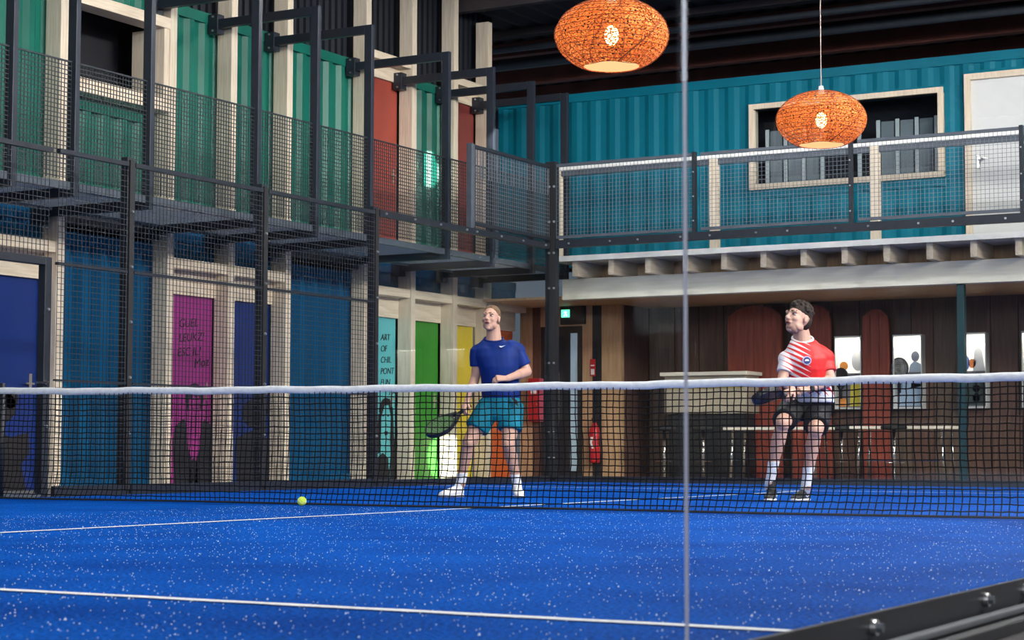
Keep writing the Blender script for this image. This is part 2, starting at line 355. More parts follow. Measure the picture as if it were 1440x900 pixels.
def mural(d, y, kind, m):
    mb = MB()
    def P(pts, th=.002): mb.poly([(XC-.0145, y+a*.92, b*.86) for a, b in pts], (1,0,0), th)
    if kind == 'suit':
        P([(-.36,.0),(-.40,.55),(-.36,.76),(-.20,.86),(-.14,.78),(-.12,.5),(-.05,.36),(-.02,0)])
        P([(.02,0),(.05,.36),(.12,.5),(.14,.78),(.20,.86),(.36,.76),(.40,.55),(.36,0)])
        P([(-.13,.95)]+circle(0,1.12,.17,.20,14,PI*1.05,-PI*.05)[::1]+[(.14,.95),(.10,1.0),(.115,1.12),(.05,1.17),(.02,1.12),(-.03,1.19),(-.07,1.11),(-.11,1.13),(-.10,1.0)])
        P([(-.06,.985),(-.015,.985),(-.015,1.0),(-.06,1.0)]); P([(.02,.985),(.065,.985),(.065,1.0),(.02,1.0)]); P([(-.03,.89),(.035,.89),(.035,.9),(-.03,.9)])
        P([(-.10,.0),(.10,0),(.06,.3),(0,.36),(-.06,.3)])
    elif kind == 'blot':
        P(circle(-.05,.95,.26,.20)); P([(-.40,0),(-.42,.62),(-.1,.72),(.12,.60),(.40,.66),(.42,.42),(.3,.30),(.38,.0)])
        P(circle(.12,1.05,.12,.12))
    elif kind == 'woman':
        P([(-.12,1.0)]+circle(0,1.02,.18,.22,12,PI,0)+[(.20,.7),(.27,.3),(.24,0),(.10,0),(.13,.3),(.10,.62),(.125,.95),(.06,1.13),(-.04,1.12),(-.12,.95)])
        P([(-.19,1.0),(-.12,1.0),(-.125,.7),(-.16,.42),(-.20,.4),(-.22,.7)])
        P([(-.24,0),(-.22,.34),(-.08,.42),(.06,.34),(.10,0)])
        for a in (-.075, .05): P([(a-.025,.96),(a+.03,.96),(a+.02,.975),(a-.02,.975)])
        P([(-.01,.83),(.03,.83),(.02,.845)]); P([(-.04,.72),(.05,.72),(.03,.745),(.0,.738),(-.03,.745)]); P([(-.03,.68),(.03,.68),(.05,.72),(-.04,.72)])
    mb.build('painted_figure', m, d)
d = door(2.04, 2.97, 0, 2.10, 'navy', 'navy blue door seen through the entrance gate frame'); mural(d, 2.5, 'blot', M['ink'])
d = door(4.78, 5.73, 0, 2.10, 'magenta', 'magenta door with black handwriting and a man in a suit'); mural(d, 5.44, 'suit', M['ink'])
for i, (t, dy) in enumerate((('GUEL', 0), ('LEUKZ!', .0), ('ESC IL?', -.02))): text('lettering', t, .135, TM(5.15+dy, 1.74-i*.16, .08), M['ink'], d)
text('lettering', 'Moz', .15, TM(5.42, 1.30, .15), M['ink'], d)
d = door(5.83, 6.79, 0, 2.10, 'navy', 'navy blue door with dark painted figure beside magenta door'); mural(d, 6.58, 'blot', M['ink'])
d = door(8.56, 9.51, 0, 2.10, 'aqua', 'pale aqua door with handwriting and a long-haired woman'); mural(d, 9.30, 'woman', M['ink'])
for i, t in enumerate(('ART', 'OF', 'CHIL', 'PONT', 'FUN')): text('lettering', t, .115, TM(9.16, 1.80-i*.145, .05), M['ink'], d)
text('lettering', 'Moz', .15, TM(9.36, 1.10, .15), M['ink'], d)
door(9.63, 10.56, 0, 2.10, 'dgreen', 'grass green door behind the player in blue')
door(10.68, 11.48, 0, 2.10, 'yellow', 'bright yellow door behind the player in blue')
door(11.59, 12.6, 0, 2.10, 'orange', 'orange door nearest the corner of the hall')
door(8.56, 9.51, 2.9, 5.18, 'brick', 'upper brick-red door opening onto the steel walkway')
door(10.68, 11.48, 2.9, 5.18, 'maroon', 'upper maroon door at the far end of the walkway')
# fanlights over the far doors
for i, (y0, y1) in enumerate(((8.56,9.51), (9.63,10.56), (10.68,11.48))):
    MB().box(XC-.04, XC-.03, y0, y1, 2.47, 2.56).build('window_%d' % (3+i), M['pane'], kind='structure', label='dark strip window over the %s door' % ('aqua','green','yellow')[i])
# upper window in the green container
w1 = thing('window_1', (XC, 3.87, 4.03), 'dark open window with pale timber frame in the green container', 'window', kind='structure')
MB().box(XC-.02, XF+.0, 3.085, 4.665, 4.03, 4.18).build('window_sill', M['woodh'], w1, bevel=.004)
MB().box(XC-.02, XF+.0, 3.085, 4.665, 4.94, 5.06).build('window_head', M['woodh'], w1, bevel=.004)
for y in (3.10, 4.60): MB().box(XC-.25, XF-.02, y-.015, y+.065, 4.18, 4.94).build('window_jamb', M['wood'], w1)
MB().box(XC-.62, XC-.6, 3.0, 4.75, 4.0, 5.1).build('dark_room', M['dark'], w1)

# ------------------------------------------------------------------ steel portals, walkway and balustrades
XO = -.55
PORT = [-.2, 1.03, 1.82, 2.86, 4.55, 5.60, 6.65, 8.33, 9.41, 10.46, 11.40]
PORTL = ['grey steel walkway portal beyond the end of the net', 'grey steel walkway portal over the entrance gate', 'grey steel walkway portal over the navy door by the gate', 'grey steel walkway portal left of the dark upper window', 'grey steel walkway portal right of the dark upper window',
 'grey steel walkway portal above the post between magenta and navy doors', 'grey steel walkway portal left of the widest green upper panel', 'grey steel walkway portal left of the brick-red upper door', 'grey steel walkway portal right of the brick-red upper door', 'grey steel walkway portal left of the maroon upper door', 'grey steel walkway portal at the corner by the teal container']
BAYL = ['beyond the net end', 'over the court entrance gate', 'over the navy door by the gate', 'below the dark upper window', 'in front of the green panel above the magenta door', 'in front of the green panel above the navy door', 'in front of the widest green upper panel', 'in front of the brick-red upper door', 'in front of the green panel between the two red upper doors', 'in front of the maroon upper door']
BAYL[3] = 'in front of the dark upper window'
def portal(y):
    t = thing('steel_portal', (XO, y, 2.72), PORTL[PORT.index(y)], 'steel frame', 'steel portals along the upper walkway')
    MB().box(XO-.05, XO+.05, y-.03, y+.03, 2.70, 5.24).build('post', M['portal'], t, bevel=.003)
    MB().box(XF-.12, XO-.05, y-.03, y+.03, 5.14, 5.24).build('top_arm', M['portal'], t, bevel=.003)
    MB().box(XF-.12, XO-.05, y-.03, y+.03, 2.70, 2.80).build('floor_arm', M['portal'], t, bevel=.003)
    b = MB().box(XF-.20, XF-.07, y-.05, y+.075, 5.08, 5.30).build('wall_bracket', M['portal'], t, bevel=.003)
    for z in (5.11, 5.27): MB().cyl((XF-.13, y-.05, z), (XF-.13, y-.066, z), .012, n=6).build('bolt', M['bolt'], b)
    MB().box(XF-.20, XF-.07, y-.05, y+.075, 2.64, 2.86).build('wall_bracket', M['portal'], t, bevel=.003)
for y in PORT: portal(y)
for a, b in zip(PORT, PORT[1:]):
    y0, y1 = a+.035, b-.035
    t = thing('walkway_grating', (XO-.5, (a+b)/2, 2.8), 'galvanised walkway grating '+BAYL[PORT.index(a)], 'grating', 'walkway gratings')
    MB().box(XO-.05, XO+.01, y0, y1, 2.76, 2.83).build('edge_beam', M['greysteel'], t)
    MB().box(XF+.03, XF+.07, y0, y1, 2.76, 2.83).build('edge_beam', M['greysteel'], t)
    mb = MB(); n = int((y1-y0)/.036)
    for i in range(n): yy = y0+.01+i*.036; mb.box(XF+.07, XO-.05, yy, yy+.005, 2.785, 2.825)
    for i in range(12): xx = XF+.1+i*.095; mb.box(xx, xx+.006, y0, y1, 2.81, 2.825)
    mb.build('grating_bars', M['galv'], t, kind='stuff')
    t = thing('mesh_balustrade', (XO, (a+b)/2, 2.83), 'dark wire mesh balustrade '+BAYL[PORT.index(a)], 'balustrade', 'mesh balustrades of the upper walkway')
    mb = MB(); n = round((y1-y0)/.042)
    for i in range(n+1): yy = y0+(y1-y0)*i/n; mb.box(XO-.004, XO+.002, yy-.0035, yy+.0035, 2.85, 3.94)
    for i in range(27): z = 2.87+i*.041; mb.box(XO+.002, XO+.008, y0, y1, z-.004, z+.004)
    mb.build('wire_mesh', M['wire'], t, kind='stuff')
    MB().box(XO-.008, XO+.01, y0, y1, 3.93, 3.945).build('top_rod', M['wire'], t)

# ------------------------------------------------------------------ court enclosure
def meshpanel(t, ax, fixed, a, b, z0, z1, m, sp=.05, wd=.0045):
    mb = MB(); n = round((b-a)/sp)
    for i in range(n+1):
        q = a+(b-a)*i/n
        if ax == 1: mb.box(fixed-wd/2, fixed+wd/2, q-wd/2, q+wd/2, z0, z1)
        else: mb.box(q-wd/2, q+wd/2, fixed-wd/2, fixed+wd/2, z0, z1)
    n = round((z1-z0)/sp)
    for i in range(n+1):
        z = z0+(z1-z0)*i/n
        if ax == 1: mb.box(fixed+wd/2, fixed+wd*1.4, a, b, z-wd/2, z+wd/2)
        else: mb.box(a, b, fixed-wd*1.4, fixed-wd/2, z-wd/2, z+wd/2)
    return mb.build('wire_mesh', m, t, kind='stuff')
def bolts(parent, pts, d, r=.014):
    for p in pts:
        p = Vector(p); MB().cyl(p, p+Vector(d)*.016, r, r*.8, 8).build('bolt', M['bolt'], parent)
FP = [(-6,-4),(-4,-2),(-2,-.3),(1.02,2),(2,4),(4,6)]
FL = {1.02: 'narrow black mesh fence panel beside the entrance gate', 2: 'black mesh fence panel in front of the magenta door', 4: 'black mesh fence panel in front of the wide blue container wall'}
for a, b in FP:
    if b < 0: continue
    t = thing('mesh_fence_panel', (0, (a+b)/2, 0), FL[a], 'fence panel', 'mesh panels of the court side')
    for z0, z1 in ((0,.09), (.99,1.005), (1.99,2.015), (2.96,3.0)): MB().box(-.03, .012, a+.045, b-.045, z0, z1).build('rail', M['steel'], t)
    meshpanel(t, 1, 0, a+.045, b-.045, .09, 2.97, M['wire'])
PL = {1.02: 'dark steel gate post at the court entrance', 2: 'dark steel fence post in front of the blue container wall', 4: 'dark steel fence post in front of the navy door', 6: 'dark steel fence post where mesh meets glass', 10.06: 'tall dark steel corner post of the court'}
def post(x, y, h, wd=.08):
    t = thing('fence_post', (x, y, 0), PL[y], 'post', 'steel posts of the court side')
    MB().box(x-.09, x-.01, y-wd/2, y+wd/2, 0, h).build('upright', M['steel'], t, bevel=.004)
    MB().box(x-.02, x+.012, y-wd/2+.012, y+wd/2-.012, .05, h-.03).build('clamp_strip', M['rubber'], t)
    MB().box(x-.16, x+.012, y-.0425, y+.0425, 0, .012).build('base_plate', M['steel'], t)
    bolts(t, [(x+.012, y, z) for z in (.55, 1.05, 1.55, 2.05, 2.55) if z < h], (1,0,0))
for y, h in ((2, 3.05), (4, 3.05), (6, 3.05)): post(0, y, h, .085)
g = thing('gate_frame', (0, .4, 0), 'dark steel entrance gate frame at the end of the net', 'gate frame')
MB().box(-.10, -.02, .94, 1.02, 0, 2.05).build('jamb', M['steel'], g, bevel=.004)
MB().box(-.10, -.02, -.34, -.26, 0, 2.05).build('jamb', M['steel'], g, bevel=.004)
MB().box(-.10, -.02, -.26, .94, 1.98, 2.05).build('head_rail', M['steel'], g, bevel=.004)
MB().box(-.08, -.03, -.3, 1.02, 2.96, 3.0).build('top_rail', M['steel'], g)
meshpanel(g, 1, -.05, -.28, 1.0, 2.05, 2.97, M['wire'])
MB().box(-.10, -.02, -.26, .94, 0, .03).build('sill', M['greysteel'], g)
bolts(g, [(-.02, .3, 2.015), (-.02, .98, 1.6), (-.02, .98, .6)], (1,0,0))
MB().bar((.0, .98, .97), (.0, .84, .97), .02).cyl((-.02, .97, .97), (.0, .97, .97), .022, n=10).build('handle', M['chrome'], g)
# glass on the far side and back
def glass(name, ax, fixed, a, b, label, z1=2.985, grp=None, frame=True, tpoint=None, sides=True):
    t = thing('glass_panel', (fixed, (a+b)/2, 0) if ax == 1 else ((a+b)/2, fixed, 0), label, 'glass panel', grp)
    x = MB()
    if ax == 1: x.box(fixed-.006, fixed+.006, a+.004, b-.004, .02, z1)
    else: x.box(a+.004, b-.004, fixed-.006, fixed+.006, .02, z1)
    x.build('glass_sheet', M['glass'], t)
    if frame:
        if ax == 1:
            MB().box(fixed-.05, fixed+.014, a, b, 0, .075).build('bottom_rail', M['steel'], t)
            MB().box(fixed-.05, fixed+.014, a, b, 2.95, 3.02).build('top_rail', M['steel'], t)
            bolts(t, [(fixed+.014, a+(b-a)*k, 2.985) for k in (.06,.36,.64,.94)], (1,0,0))
        else:
            MB().box(a, b, fixed-.014, fixed+.05, 0, .075).build('bottom_rail', M['steel'], t)
            MB().box(a, b, fixed-.014, fixed+.05, 2.96, 3.06).build('top_rail', M['steel'], t)
            bolts(t, [(a+(b-a)*k, fixed-.014, 3.01) for k in (.1,.4,.6,.9)], (0,-1,0))
    return t
glass('g', 1, 0, 6.045, 8, 'clear glass wall panel in front of the aqua and green doors')
glass('g', 1, 0, 8, 9.94, 'clear glass wall panel in front of the yellow door')
BX = [0, 2, 4, 6, 8, 10]
BL = ['clear back glass panel beside the tall corner post', 'clear back glass panel in front of the counter', 'clear back glass panel behind the player in red and white', 'clear back glass panel in front of the rightmost display niche', 'clear back glass panel far along the bar']
for k in range(5): glass('g', 0, 10.0, BX[k]+(.07 if k == 0 else 0), BX[k+1], BL[k])
# upper mesh, z 3..4
t = thing('mesh_fence_panel', (0, 9, 3), 'raised mesh panel above the side glass next to the corner', 'fence panel')
MB().box(-.05, .02, 7.98, 8.06, 3.02, 4.03).build('upright', M['greysteel'], t, bevel=.003)
for z in (3.06, 3.98): MB().box(-.03, .015, 8.06, 9.94, z, z+.04).build('rail', M['steel'], t)
meshpanel(t, 1, 0, 8.06, 9.94, 3.1, 3.98, M['gwire'])
mb = MB()
for i in range(28): y = 8.1+i*.068; mb.box(-.02, -.012, y, y+.012, 3.64, 3.98)
mb.build('grille_bars', M['gwire'], t, kind='stuff')
for k in range(5):
    a, b = BX[k]+.075, BX[k+1]-.03
    t = thing('mesh_fence_panel', ((a+b)/2, 10, 3.06), ['raised grey mesh above the back glass beside the corner post', 'raised grey mesh panel in front of the left part of the balcony', 'raised grey mesh panel in front of the timber-framed window', 'raised grey mesh panel in front of the white upstairs door', 'raised grey mesh panel far along the back wall'][k], 'fence panel')
    for z in (3.08, 4.0): MB().box(a, b, 9.99, 10.03, z, z+.035).build('rail', M['greysteel'], t)
    meshpanel(t, 0, 10, a, b, 3.1, 4.0, M['gwire'])
    MB().box(b-.005, b+.035, 9.98, 10.05, 3.06, 4.05).build('upright', M['steel'], t)
    bolts(t, [(b+.015, 9.98, z) for z in (3.2, 3.5, 3.8)], (0,-1,0), .01)
t = thing('fence_post', (-.03, 10.05, 0), PL[10.06], 'post')
MB().box(-.10, .045, 10.02, 10.13, 0, 4.08).build('upright', M['steel'], t, bevel=.004)
MB().box(-.03, .06, 9.985, 10.02, .05, 4.05).build('clamp_strip', M['rubber'], t)
bolts(t, [(x, 9.985, z) for z in (.3, .62, 1.5, 2.45, 2.9, 3.3, 3.75) for x in (-.02, .05)], (0,-1,0), .016)
MB().box(-.2, .06, 9.985, 10.2, 0, .012).build('base_plate', M['steel'], t)
# near glass
def near(a, b, label):
    t = thing('glass_panel', (10, (a+b)/2, 0), label, 'glass panel')
    MB().box(9.994, 10.006, a+.003, b-.003, .0, 2.98).build('glass_sheet', M['glass'], t)
    for q in (a, b):
        s = 1 if q == a else -1
        MB().box(9.9968, 10.0032, min(q, q+s*.0016), max(q, q+s*.0016), .0, 2.98).build('polished_edge', M['edge'], t)
    return t
near(-10, -8, 'clear near glass panel beside the camera left of the seam')
near(-8, -5.35, 'clear near glass panel above the bolted steel channel right of the seam')
t = thing('floor_channel', (10.03, -7.7, 0), 'black bolted steel channel holding the near glass', 'channel')
MB().box(10.008, 10.02, -10, -5.2, -.055, .062).build('upright_flange', M['steel'], t, bevel=.002)
MB().box(9.95, 9.993, -10, -5.2, -.055, .02).build('inner_flange', M['steel'], t)
MB().box(10.02, 10.10, -10, -5.2, -.055, -.025).build('foot_flange', M['steel'], t, bevel=.003)
MB().cyl((10.045, -10, -.012), (10.045, -5.2, -.012), .013, n=14).build('rounded_bead', M['greysteel'], t, smooth=True)
for y in (-9.2, -8.4, -7.05, -6.15, -5.75):
    b = MB().cyl((10.02, y, .03), (10.032, y, .03), .018, n=16).build('bolt', M['bolt'], t)
    MB().cyl((10.032, y, .03), (10.045, y, .03), .012, n=6).build('bolt_head', M['greysteel'], b)

# ------------------------------------------------------------------ back building
bal = thing('balcony', (3, 11, 2.4), 'timber balcony with exposed joists on a whitewashed beam', 'balcony')
MB().box(-.46, 14, 11.16, 11.34, 2.40, 2.675).build('beam', M['woodx'], bal, bevel=.005)
MB().box(-.46, 14, 10.80, 12.0, 2.885, 2.925).build('deck', M['woodx'], bal)
MB().box(-.46, 14, 10.785, 10.80, 2.875, 2.945).build('deck_edge', M['white_rail'], bal)
jx = [-.12+.53*i for i in range(27)]
j0 = None
for x in jx:
    if j0 is None: j0 = MB().box(x-.04, x+.04, 10.88, 12.0, 2.68, 2.885).build('joist', M['woodh'], bal, bevel=.004); x0 = x
    else:
        o = j0.copy(); COL.objects.link(o); o.parent = bal; o.location.x += x-x0
MB().box(-.46, 14, 11.6, 11.64, 2.68, 2.885).build('blocking_board', M['ply'], bal)
rl = thing('balcony_railing', (3, 10.95, 2.93), 'balcony railing with white handrail and pale timber posts', 'railing')
MB().box(-.5, 14, 10.93, 11.03, 4.10, 4.15).build('handrail', M['white_rail'], rl, bevel=.006)
MB().box(-.5, 14, 10.95, 11.0, 4.03, 4.10).build('under_rail', M['greysteel'], rl)
for x in (-.42, 1.84, 3.96, 6.06, 8.2): MB().box(x-.055, x+.055, 10.92, 11.02, 2.93, 4.10).build('rail_post', M['wood'], rl, bevel=.004)
YB = 12.08
wb = thing('container_building', (3, YB, 2.93), 'teal corrugated container on the upper floor behind the balcony', 'container')
corrugated(-1.98, 1.86, 3.03, 5.24, YB, ax=1, depth=.022).build('container_panel', M['teal'], wb)
corrugated(1.86, 4.5, 3.03, 3.72, YB, ax=1, depth=.022).build('container_panel', M['teal'], wb)
corrugated(1.86, 4.5, 5.0, 5.24, YB, ax=1, depth=.022).build('container_panel', M['teal'], wb)
corrugated(4.5, 4.74, 3.03, 5.24, YB, ax=1, depth=.022).build('container_panel', M['teal'], wb)
corrugated(4.74, 5.8, 5.14, 5.24, YB, ax=1, depth=.022).build('container_panel', M['teal'], wb)
corrugated(5.8, 12, 3.03, 5.24, YB, ax=1, depth=.022).build('container_panel', M['teal'], wb)
MB().box(-1.98, 12, YB+.2, 14.2, 5.30, 5.36).build('container_roof', M['teal'], wb)
MB().box(-1.98, 12, YB+.6, YB+.65, 2.93, 5.3).build('dark_inside', M['dark'], wb)
w2 = thing('window_2', (3.18, YB, 3.83), 'wide timber-framed window in the teal container', 'window', kind='structure')
for a, b, c, d in ((1.87,4.49,3.83,3.90), (1.87,4.49,4.90,4.97), (1.87,1.94,3.90,4.90), (4.42,4.49,3.90,4.90)):
    MB().box(a, b, YB-.05, YB+.12, c, d).build('frame_bar', M['wood'], w2, bevel=.004)
MB().box(1.94, 4.42, YB+.02, YB+.028, 3.90, 4.90).build('pane', M['pane'], w2)
for i in range(10):
    x = 2.0+i*.255
    if i == 4: continue
    MB().box(x, x+.05, YB+.22, YB+.235, 3.85, 4.66).build('blind_slat', M['white'], w2)
    if i not in (3, 5): MB().box(x+.06, x+.23, YB+.24, YB+.25, 3.85, 4.64).build('blind_slat', mat('grey_blind', (.26,.28,.30), .7), w2)
DN += 1
d = thing('door_%d' % DN, (5.27, YB, 2.93), 'white upstairs door in a pale timber frame', 'door', kind='structure')
for a, b, c, e in ((4.76,4.84,2.93,5.1), (5.72,5.8,2.93,5.1), (4.84,5.72,5.02,5.1)): MB().box(a, b, YB-.05, YB+.1, c, e).build('frame_bar', M['wood'], d, bevel=.004)
MB().box(4.84, 5.72, YB+.0, YB+.05, 2.95, 5.02).build('door_leaf', M['plaster'], d)
MB().box(4.90, 4.94, YB-.008, YB, 3.9, 4.08).bar((4.92, YB-.05, 4.02), (5.05, YB-.05, 4.02), .018).cyl((4.92, YB-.05, 4.02), (4.92, YB, 4.02), .01).build('handle', M['chrome'], d)


# ground floor bar
YW = 13.6; ex0 = at(874, 500, 1, 12.72).x+.01
bar = thing('wall_bar', (4, YW, 0), 'dark brown panelled wall at the back of the bar', 'wall', kind='structure')
x = ex0; k = 0
PANM = ['brown', 'brown', 'brown']
pm2 = mat('brown_panel_light', (.13,.085,.06), .5, c2=(.07,.045,.032), vscale=4, stretch=(7,7,.5))
while x < 10:
    wdt = random.uniform(.26, .42); MB().box(x, x+wdt-.012, YW+random.uniform(0,.012), YW+.1, 0, 2.45).build('panel', pm2 if random.random() < .35 else M['brown'], bar); x += wdt
MB().box(-2.2, 10, YW+.1, YW+.14, 0, 2.6).build('backing', M['dark'], bar)
cl = thing('ceiling_bar', (4, 12.4, 2.42), 'low plank ceiling over the bar with small downlights', 'ceiling', kind='structure')
for i in range(10): MB().box(-2.0, 10, 11.36+i*.225, 11.36+i*.225+.215, 2.44, 2.47).build('plank', M['ply'], cl)
DL = [at(885, 417, 2, 2.43), at(1017, 411, 2, 2.43), at(1160, 404, 2, 2.43), at(1316, 397, 2, 2.43)]
for p in DL:
    p.y = max(p.y, 11.45)
    o = thing('downlight', (p.x, p.y, 2.43), 'small round recessed downlight in the bar ceiling', 'downlight', 'downlights over the bar')
    MB().cyl((p.x, p.y, 2.425), (p.x, p.y, 2.44), .05, n=16).build('ring', M['white'], o)
    MB().cyl((p.x, p.y, 2.42), (p.x, p.y, 2.426), .036, n=14).build('lens', mat('downlight_glow', (1,.9,.7), emit=(1,.78,.5), estr=6), o)
    l = bpy.data.lights.new('downlight_beam', 'SPOT'); l.energy = 55; l.color = (1,.75,.5); l.spot_size = 1.9; l.shadow_soft_size = .04
    lo = bpy.data.objects.new('downlight_beam', l); COL.objects.link(lo); lo.location = (0, 0, -.02); lo.parent = o
# plywood end with exit door
YE = 12.72
def ex_(px): return at(px, 500, 1, YE).x
we = thing('wall_entrance', (-1.2, YE, 0), 'warm plywood wall with glazed exit door in the corner', 'wall', kind='structure')
for a, b, c, d_, m in ((700,749,0,2.44,'ply'), (749,760,0,2.44,'brown'), (819,833,0,2.44,'ply'), (833,846,0,2.44,'steel'), (846,874,0,2.44,'ply'), (760,819,2.16,2.44,'ply')):
    MB().box(max(ex_(a), -1.98), ex_(b), YE, YE+.08, c, d_).build('panel', M[m], we)
MB().box(ex_(874)-.05, ex_(874), YE+.08, YW, 0, 2.44).build('return_panel', M['brown'], we)
DN += 1
X0, X1, X2, X3, X4, X5 = [ex_(p) for p in (760, 765, 784, 800, 811, 819)]
d = thing('door_%d' % DN, ((X0+X5)/2, YE, 0), 'black framed glazed exit door beside the plywood wall', 'door', kind='structure')
for a, b, c, e in ((X0,X1,0,2.16), (X4,X5,0,2.16), (X2,X3,0,2.16), (X1,X2,2.06,2.16), (X3,X4,2.06,2.16), (X1,X2,0,.1), (X3,X4,0,.1)): MB().box(a, b, YE+.02, YE+.08, c, e).build('frame_bar', M['rubber'], d)
day = mat('daylit_glazing', (.35,.45,.6), .3, emit=(.30,.45,.8), estr=.8)  # door panes emit: light coming through is put into their material
MB().box(X1, X2, YE+.05, YE+.06, .1, 2.06).build('pane', day, d); MB().box(X3, X4, YE+.05, YE+.06, .1, 2.06).build('pane', mat('frosted_glazing', (.30,.38,.45), .3, emit=(.4,.52,.65), estr=.25), d)
MB().poly([((X1+X2)/2-.03+.10*math.cos(2*PI*i/20), YE+.045, 1.72+.30*math.sin(2*PI*i/20)) for i in range(20)], (0,-1,0), .004).build('window_sticker', mat('white_sticker', (.8,.85,.9), .5), d)
MB().box(X2+.03, X2+.05, YE-.04, YE+.02, .8, 1.5).build('pull_handle', M['chrome'], d)
xs = ex_(793)
ex = thing('exit_sign', (xs+.2, YE-.05, 2.2), 'dark box with small lit green exit pictogram above the glazed door', 'exit sign')
MB().box(xs-.02, xs+.36, YE-.07, YE-.01, 2.18, 2.44).build('housing', M['rubber'], ex)
MB().box(xs, xs+.13, YE-.082, YE-.07, 2.28, 2.39).build('green_panel', mat('exit_green', (.1,.6,.35), emit=(.15,.9,.55), estr=1.6), ex)
P2 = [(-.85,2.28),(-.83,2.28),(-.815,2.305),(-.80,2.28),(-.785,2.285),(-.805,2.325),(-.79,2.34),(-.80,2.35),(-.83,2.35),(-.85,2.33),(-.835,2.33),(-.825,2.335),(-.83,2.31)]
MB().poly([(xs+a+.885, YE-.0825, b+.015) for a, b in P2], (0,-1,0), .002).build('running_figure', mat('exit_white', (.9,1,.95), emit=(.8,1,.9), estr=1.5), ex)
xe = ex_(841); ye = YE-.11
fe = thing('fire_extinguisher', (xe, ye, .25), 'red fire extinguisher with black hose hung on the dark post', 'fire extinguisher')
MB().lathe([(.001,.22),(.07,.22),(.078,.25),(.078,.66),(.06,.72),(.03,.76),(.03,.78),(.001,.78)], (xe, ye, 0), 20).build('cylinder', M['red'], fe, smooth=True)
MB().cyl((xe,ye,.78), (xe,ye,.82), .025).box(xe-.04,xe+.04,ye-.015,ye+.015,.815,.845).build('valve', M['rubber'], fe)
MB().tube([(xe+.02,ye,.82),(xe+.09,ye-.01,.84),(xe+.11,ye-.02,.7),(xe+.095,ye-.03,.45)], .012).build('hose', M['rubber'], fe)
MB().box(xe-.05, xe+.05, ye+.06, YE, .35, .42).build('wall_bracket', M['rubber'], fe)
MB().poly([(xe+a, ye-.081, .50+b) for a, b in ((-.02,.08),(.02,.08),(-.0,.0),(.03,-.08),(-.0,-.08),(-.03,.0))], (0,-1,0), .003).build('white_mark', M['white'], fe)
xg = ex_(834)
s = thing('fire_sign', (xg, YE, 1.45), 'small red and white fire equipment sign on the plywood', 'sign')
MB().box(xg-.04, xg+.04, YE-.012, YE-.001, 1.44, 1.68).build('plate', M['red'], s); MB().box(xg-.028, xg+.028, YE-.016, YE-.012, 1.46, 1.54).build('white_print', M['white'], s); MB().box(xg-.028, xg+.028, YE-.016, YE-.012, 1.58, 1.60).build('white_print', M['white'], s)
xh = ex_(757)
s = thing('hose_cabinet', (xh, YE-.07, .8), 'red fire hose cabinet between plywood and glazed door', 'cabinet')
MB().box(xh-.09, xh+.09, YE-.14, YE-.001, .80, 1.42).build('case', M['red'], s, bevel=.01); MB().box(xh-.045, xh+.045, YE-.147, YE-.14, 1.2, 1.3).build('label_plate', M['white'], s); MB().cyl((xh+.06,YE-.155,1.05),(xh+.06,YE-.14,1.05),.015).build('latch', M['chrome'], s)
col = thing('steel_column', (4.92, 11.1, 0), 'slim dark teal steel column under the balcony beam', 'column')
MB().box(4.875, 4.965, 11.2, 11.29, 0, 2.4).build('shaft', M['rail_teal'], col, bevel=.004); MB().box(4.82, 5.02, 11.14, 11.34, 0, .015).build('foot_plate', M['rail_teal'], col)

# rounded reddish shapes, taken for reflections, built as invented panels
for i, (xa, xb, zt, yy) in enumerate(((1.0,1.80,2.40,13.35), (1.92,2.48,2.40,13.42), (2.93,3.30,2.30,13.42), (5.6,6.3,2.35,13.35))):
    t = thing('booth_screen', ((xa+xb)/2, yy, 0), ['widest reddish wooden booth screen beside the beige counter', 'reddish round-topped booth screen behind the player in red and white', 'narrow reddish round-topped booth screen left of the racket display', 'reddish booth screen far along the bar'][i], 'screen', None)
    n = 14; R = (xb-xa)/2; cx = (xa+xb)/2; rz = .22
    out = [(xa, 0), (xb, 0)]+[(cx+R*math.cos(PI*k/n), zt-rz+rz*math.sin(PI*k/n)) for k in range(n+1)]
    MB().poly([(a, yy+.05, b) for a, b in out][::-1], (0,-1,0), .06).build('back_board', M['mahog'], t)
    kk = max(3, int((xb-xa)/.12))
    for q in range(kk):
        a = xa+(xb-xa)*(q+.08)/kk; b = xa+(xb-xa)*(q+.92)/kk; m_ = ((a+b)/2-cx)/R; h = zt-rz+rz*math.sqrt(max(0, 1-m_*m_))-.03
        MB().box(a, b, yy-.02, yy-.01, .02, h).build('slat', M['mahog'], t)
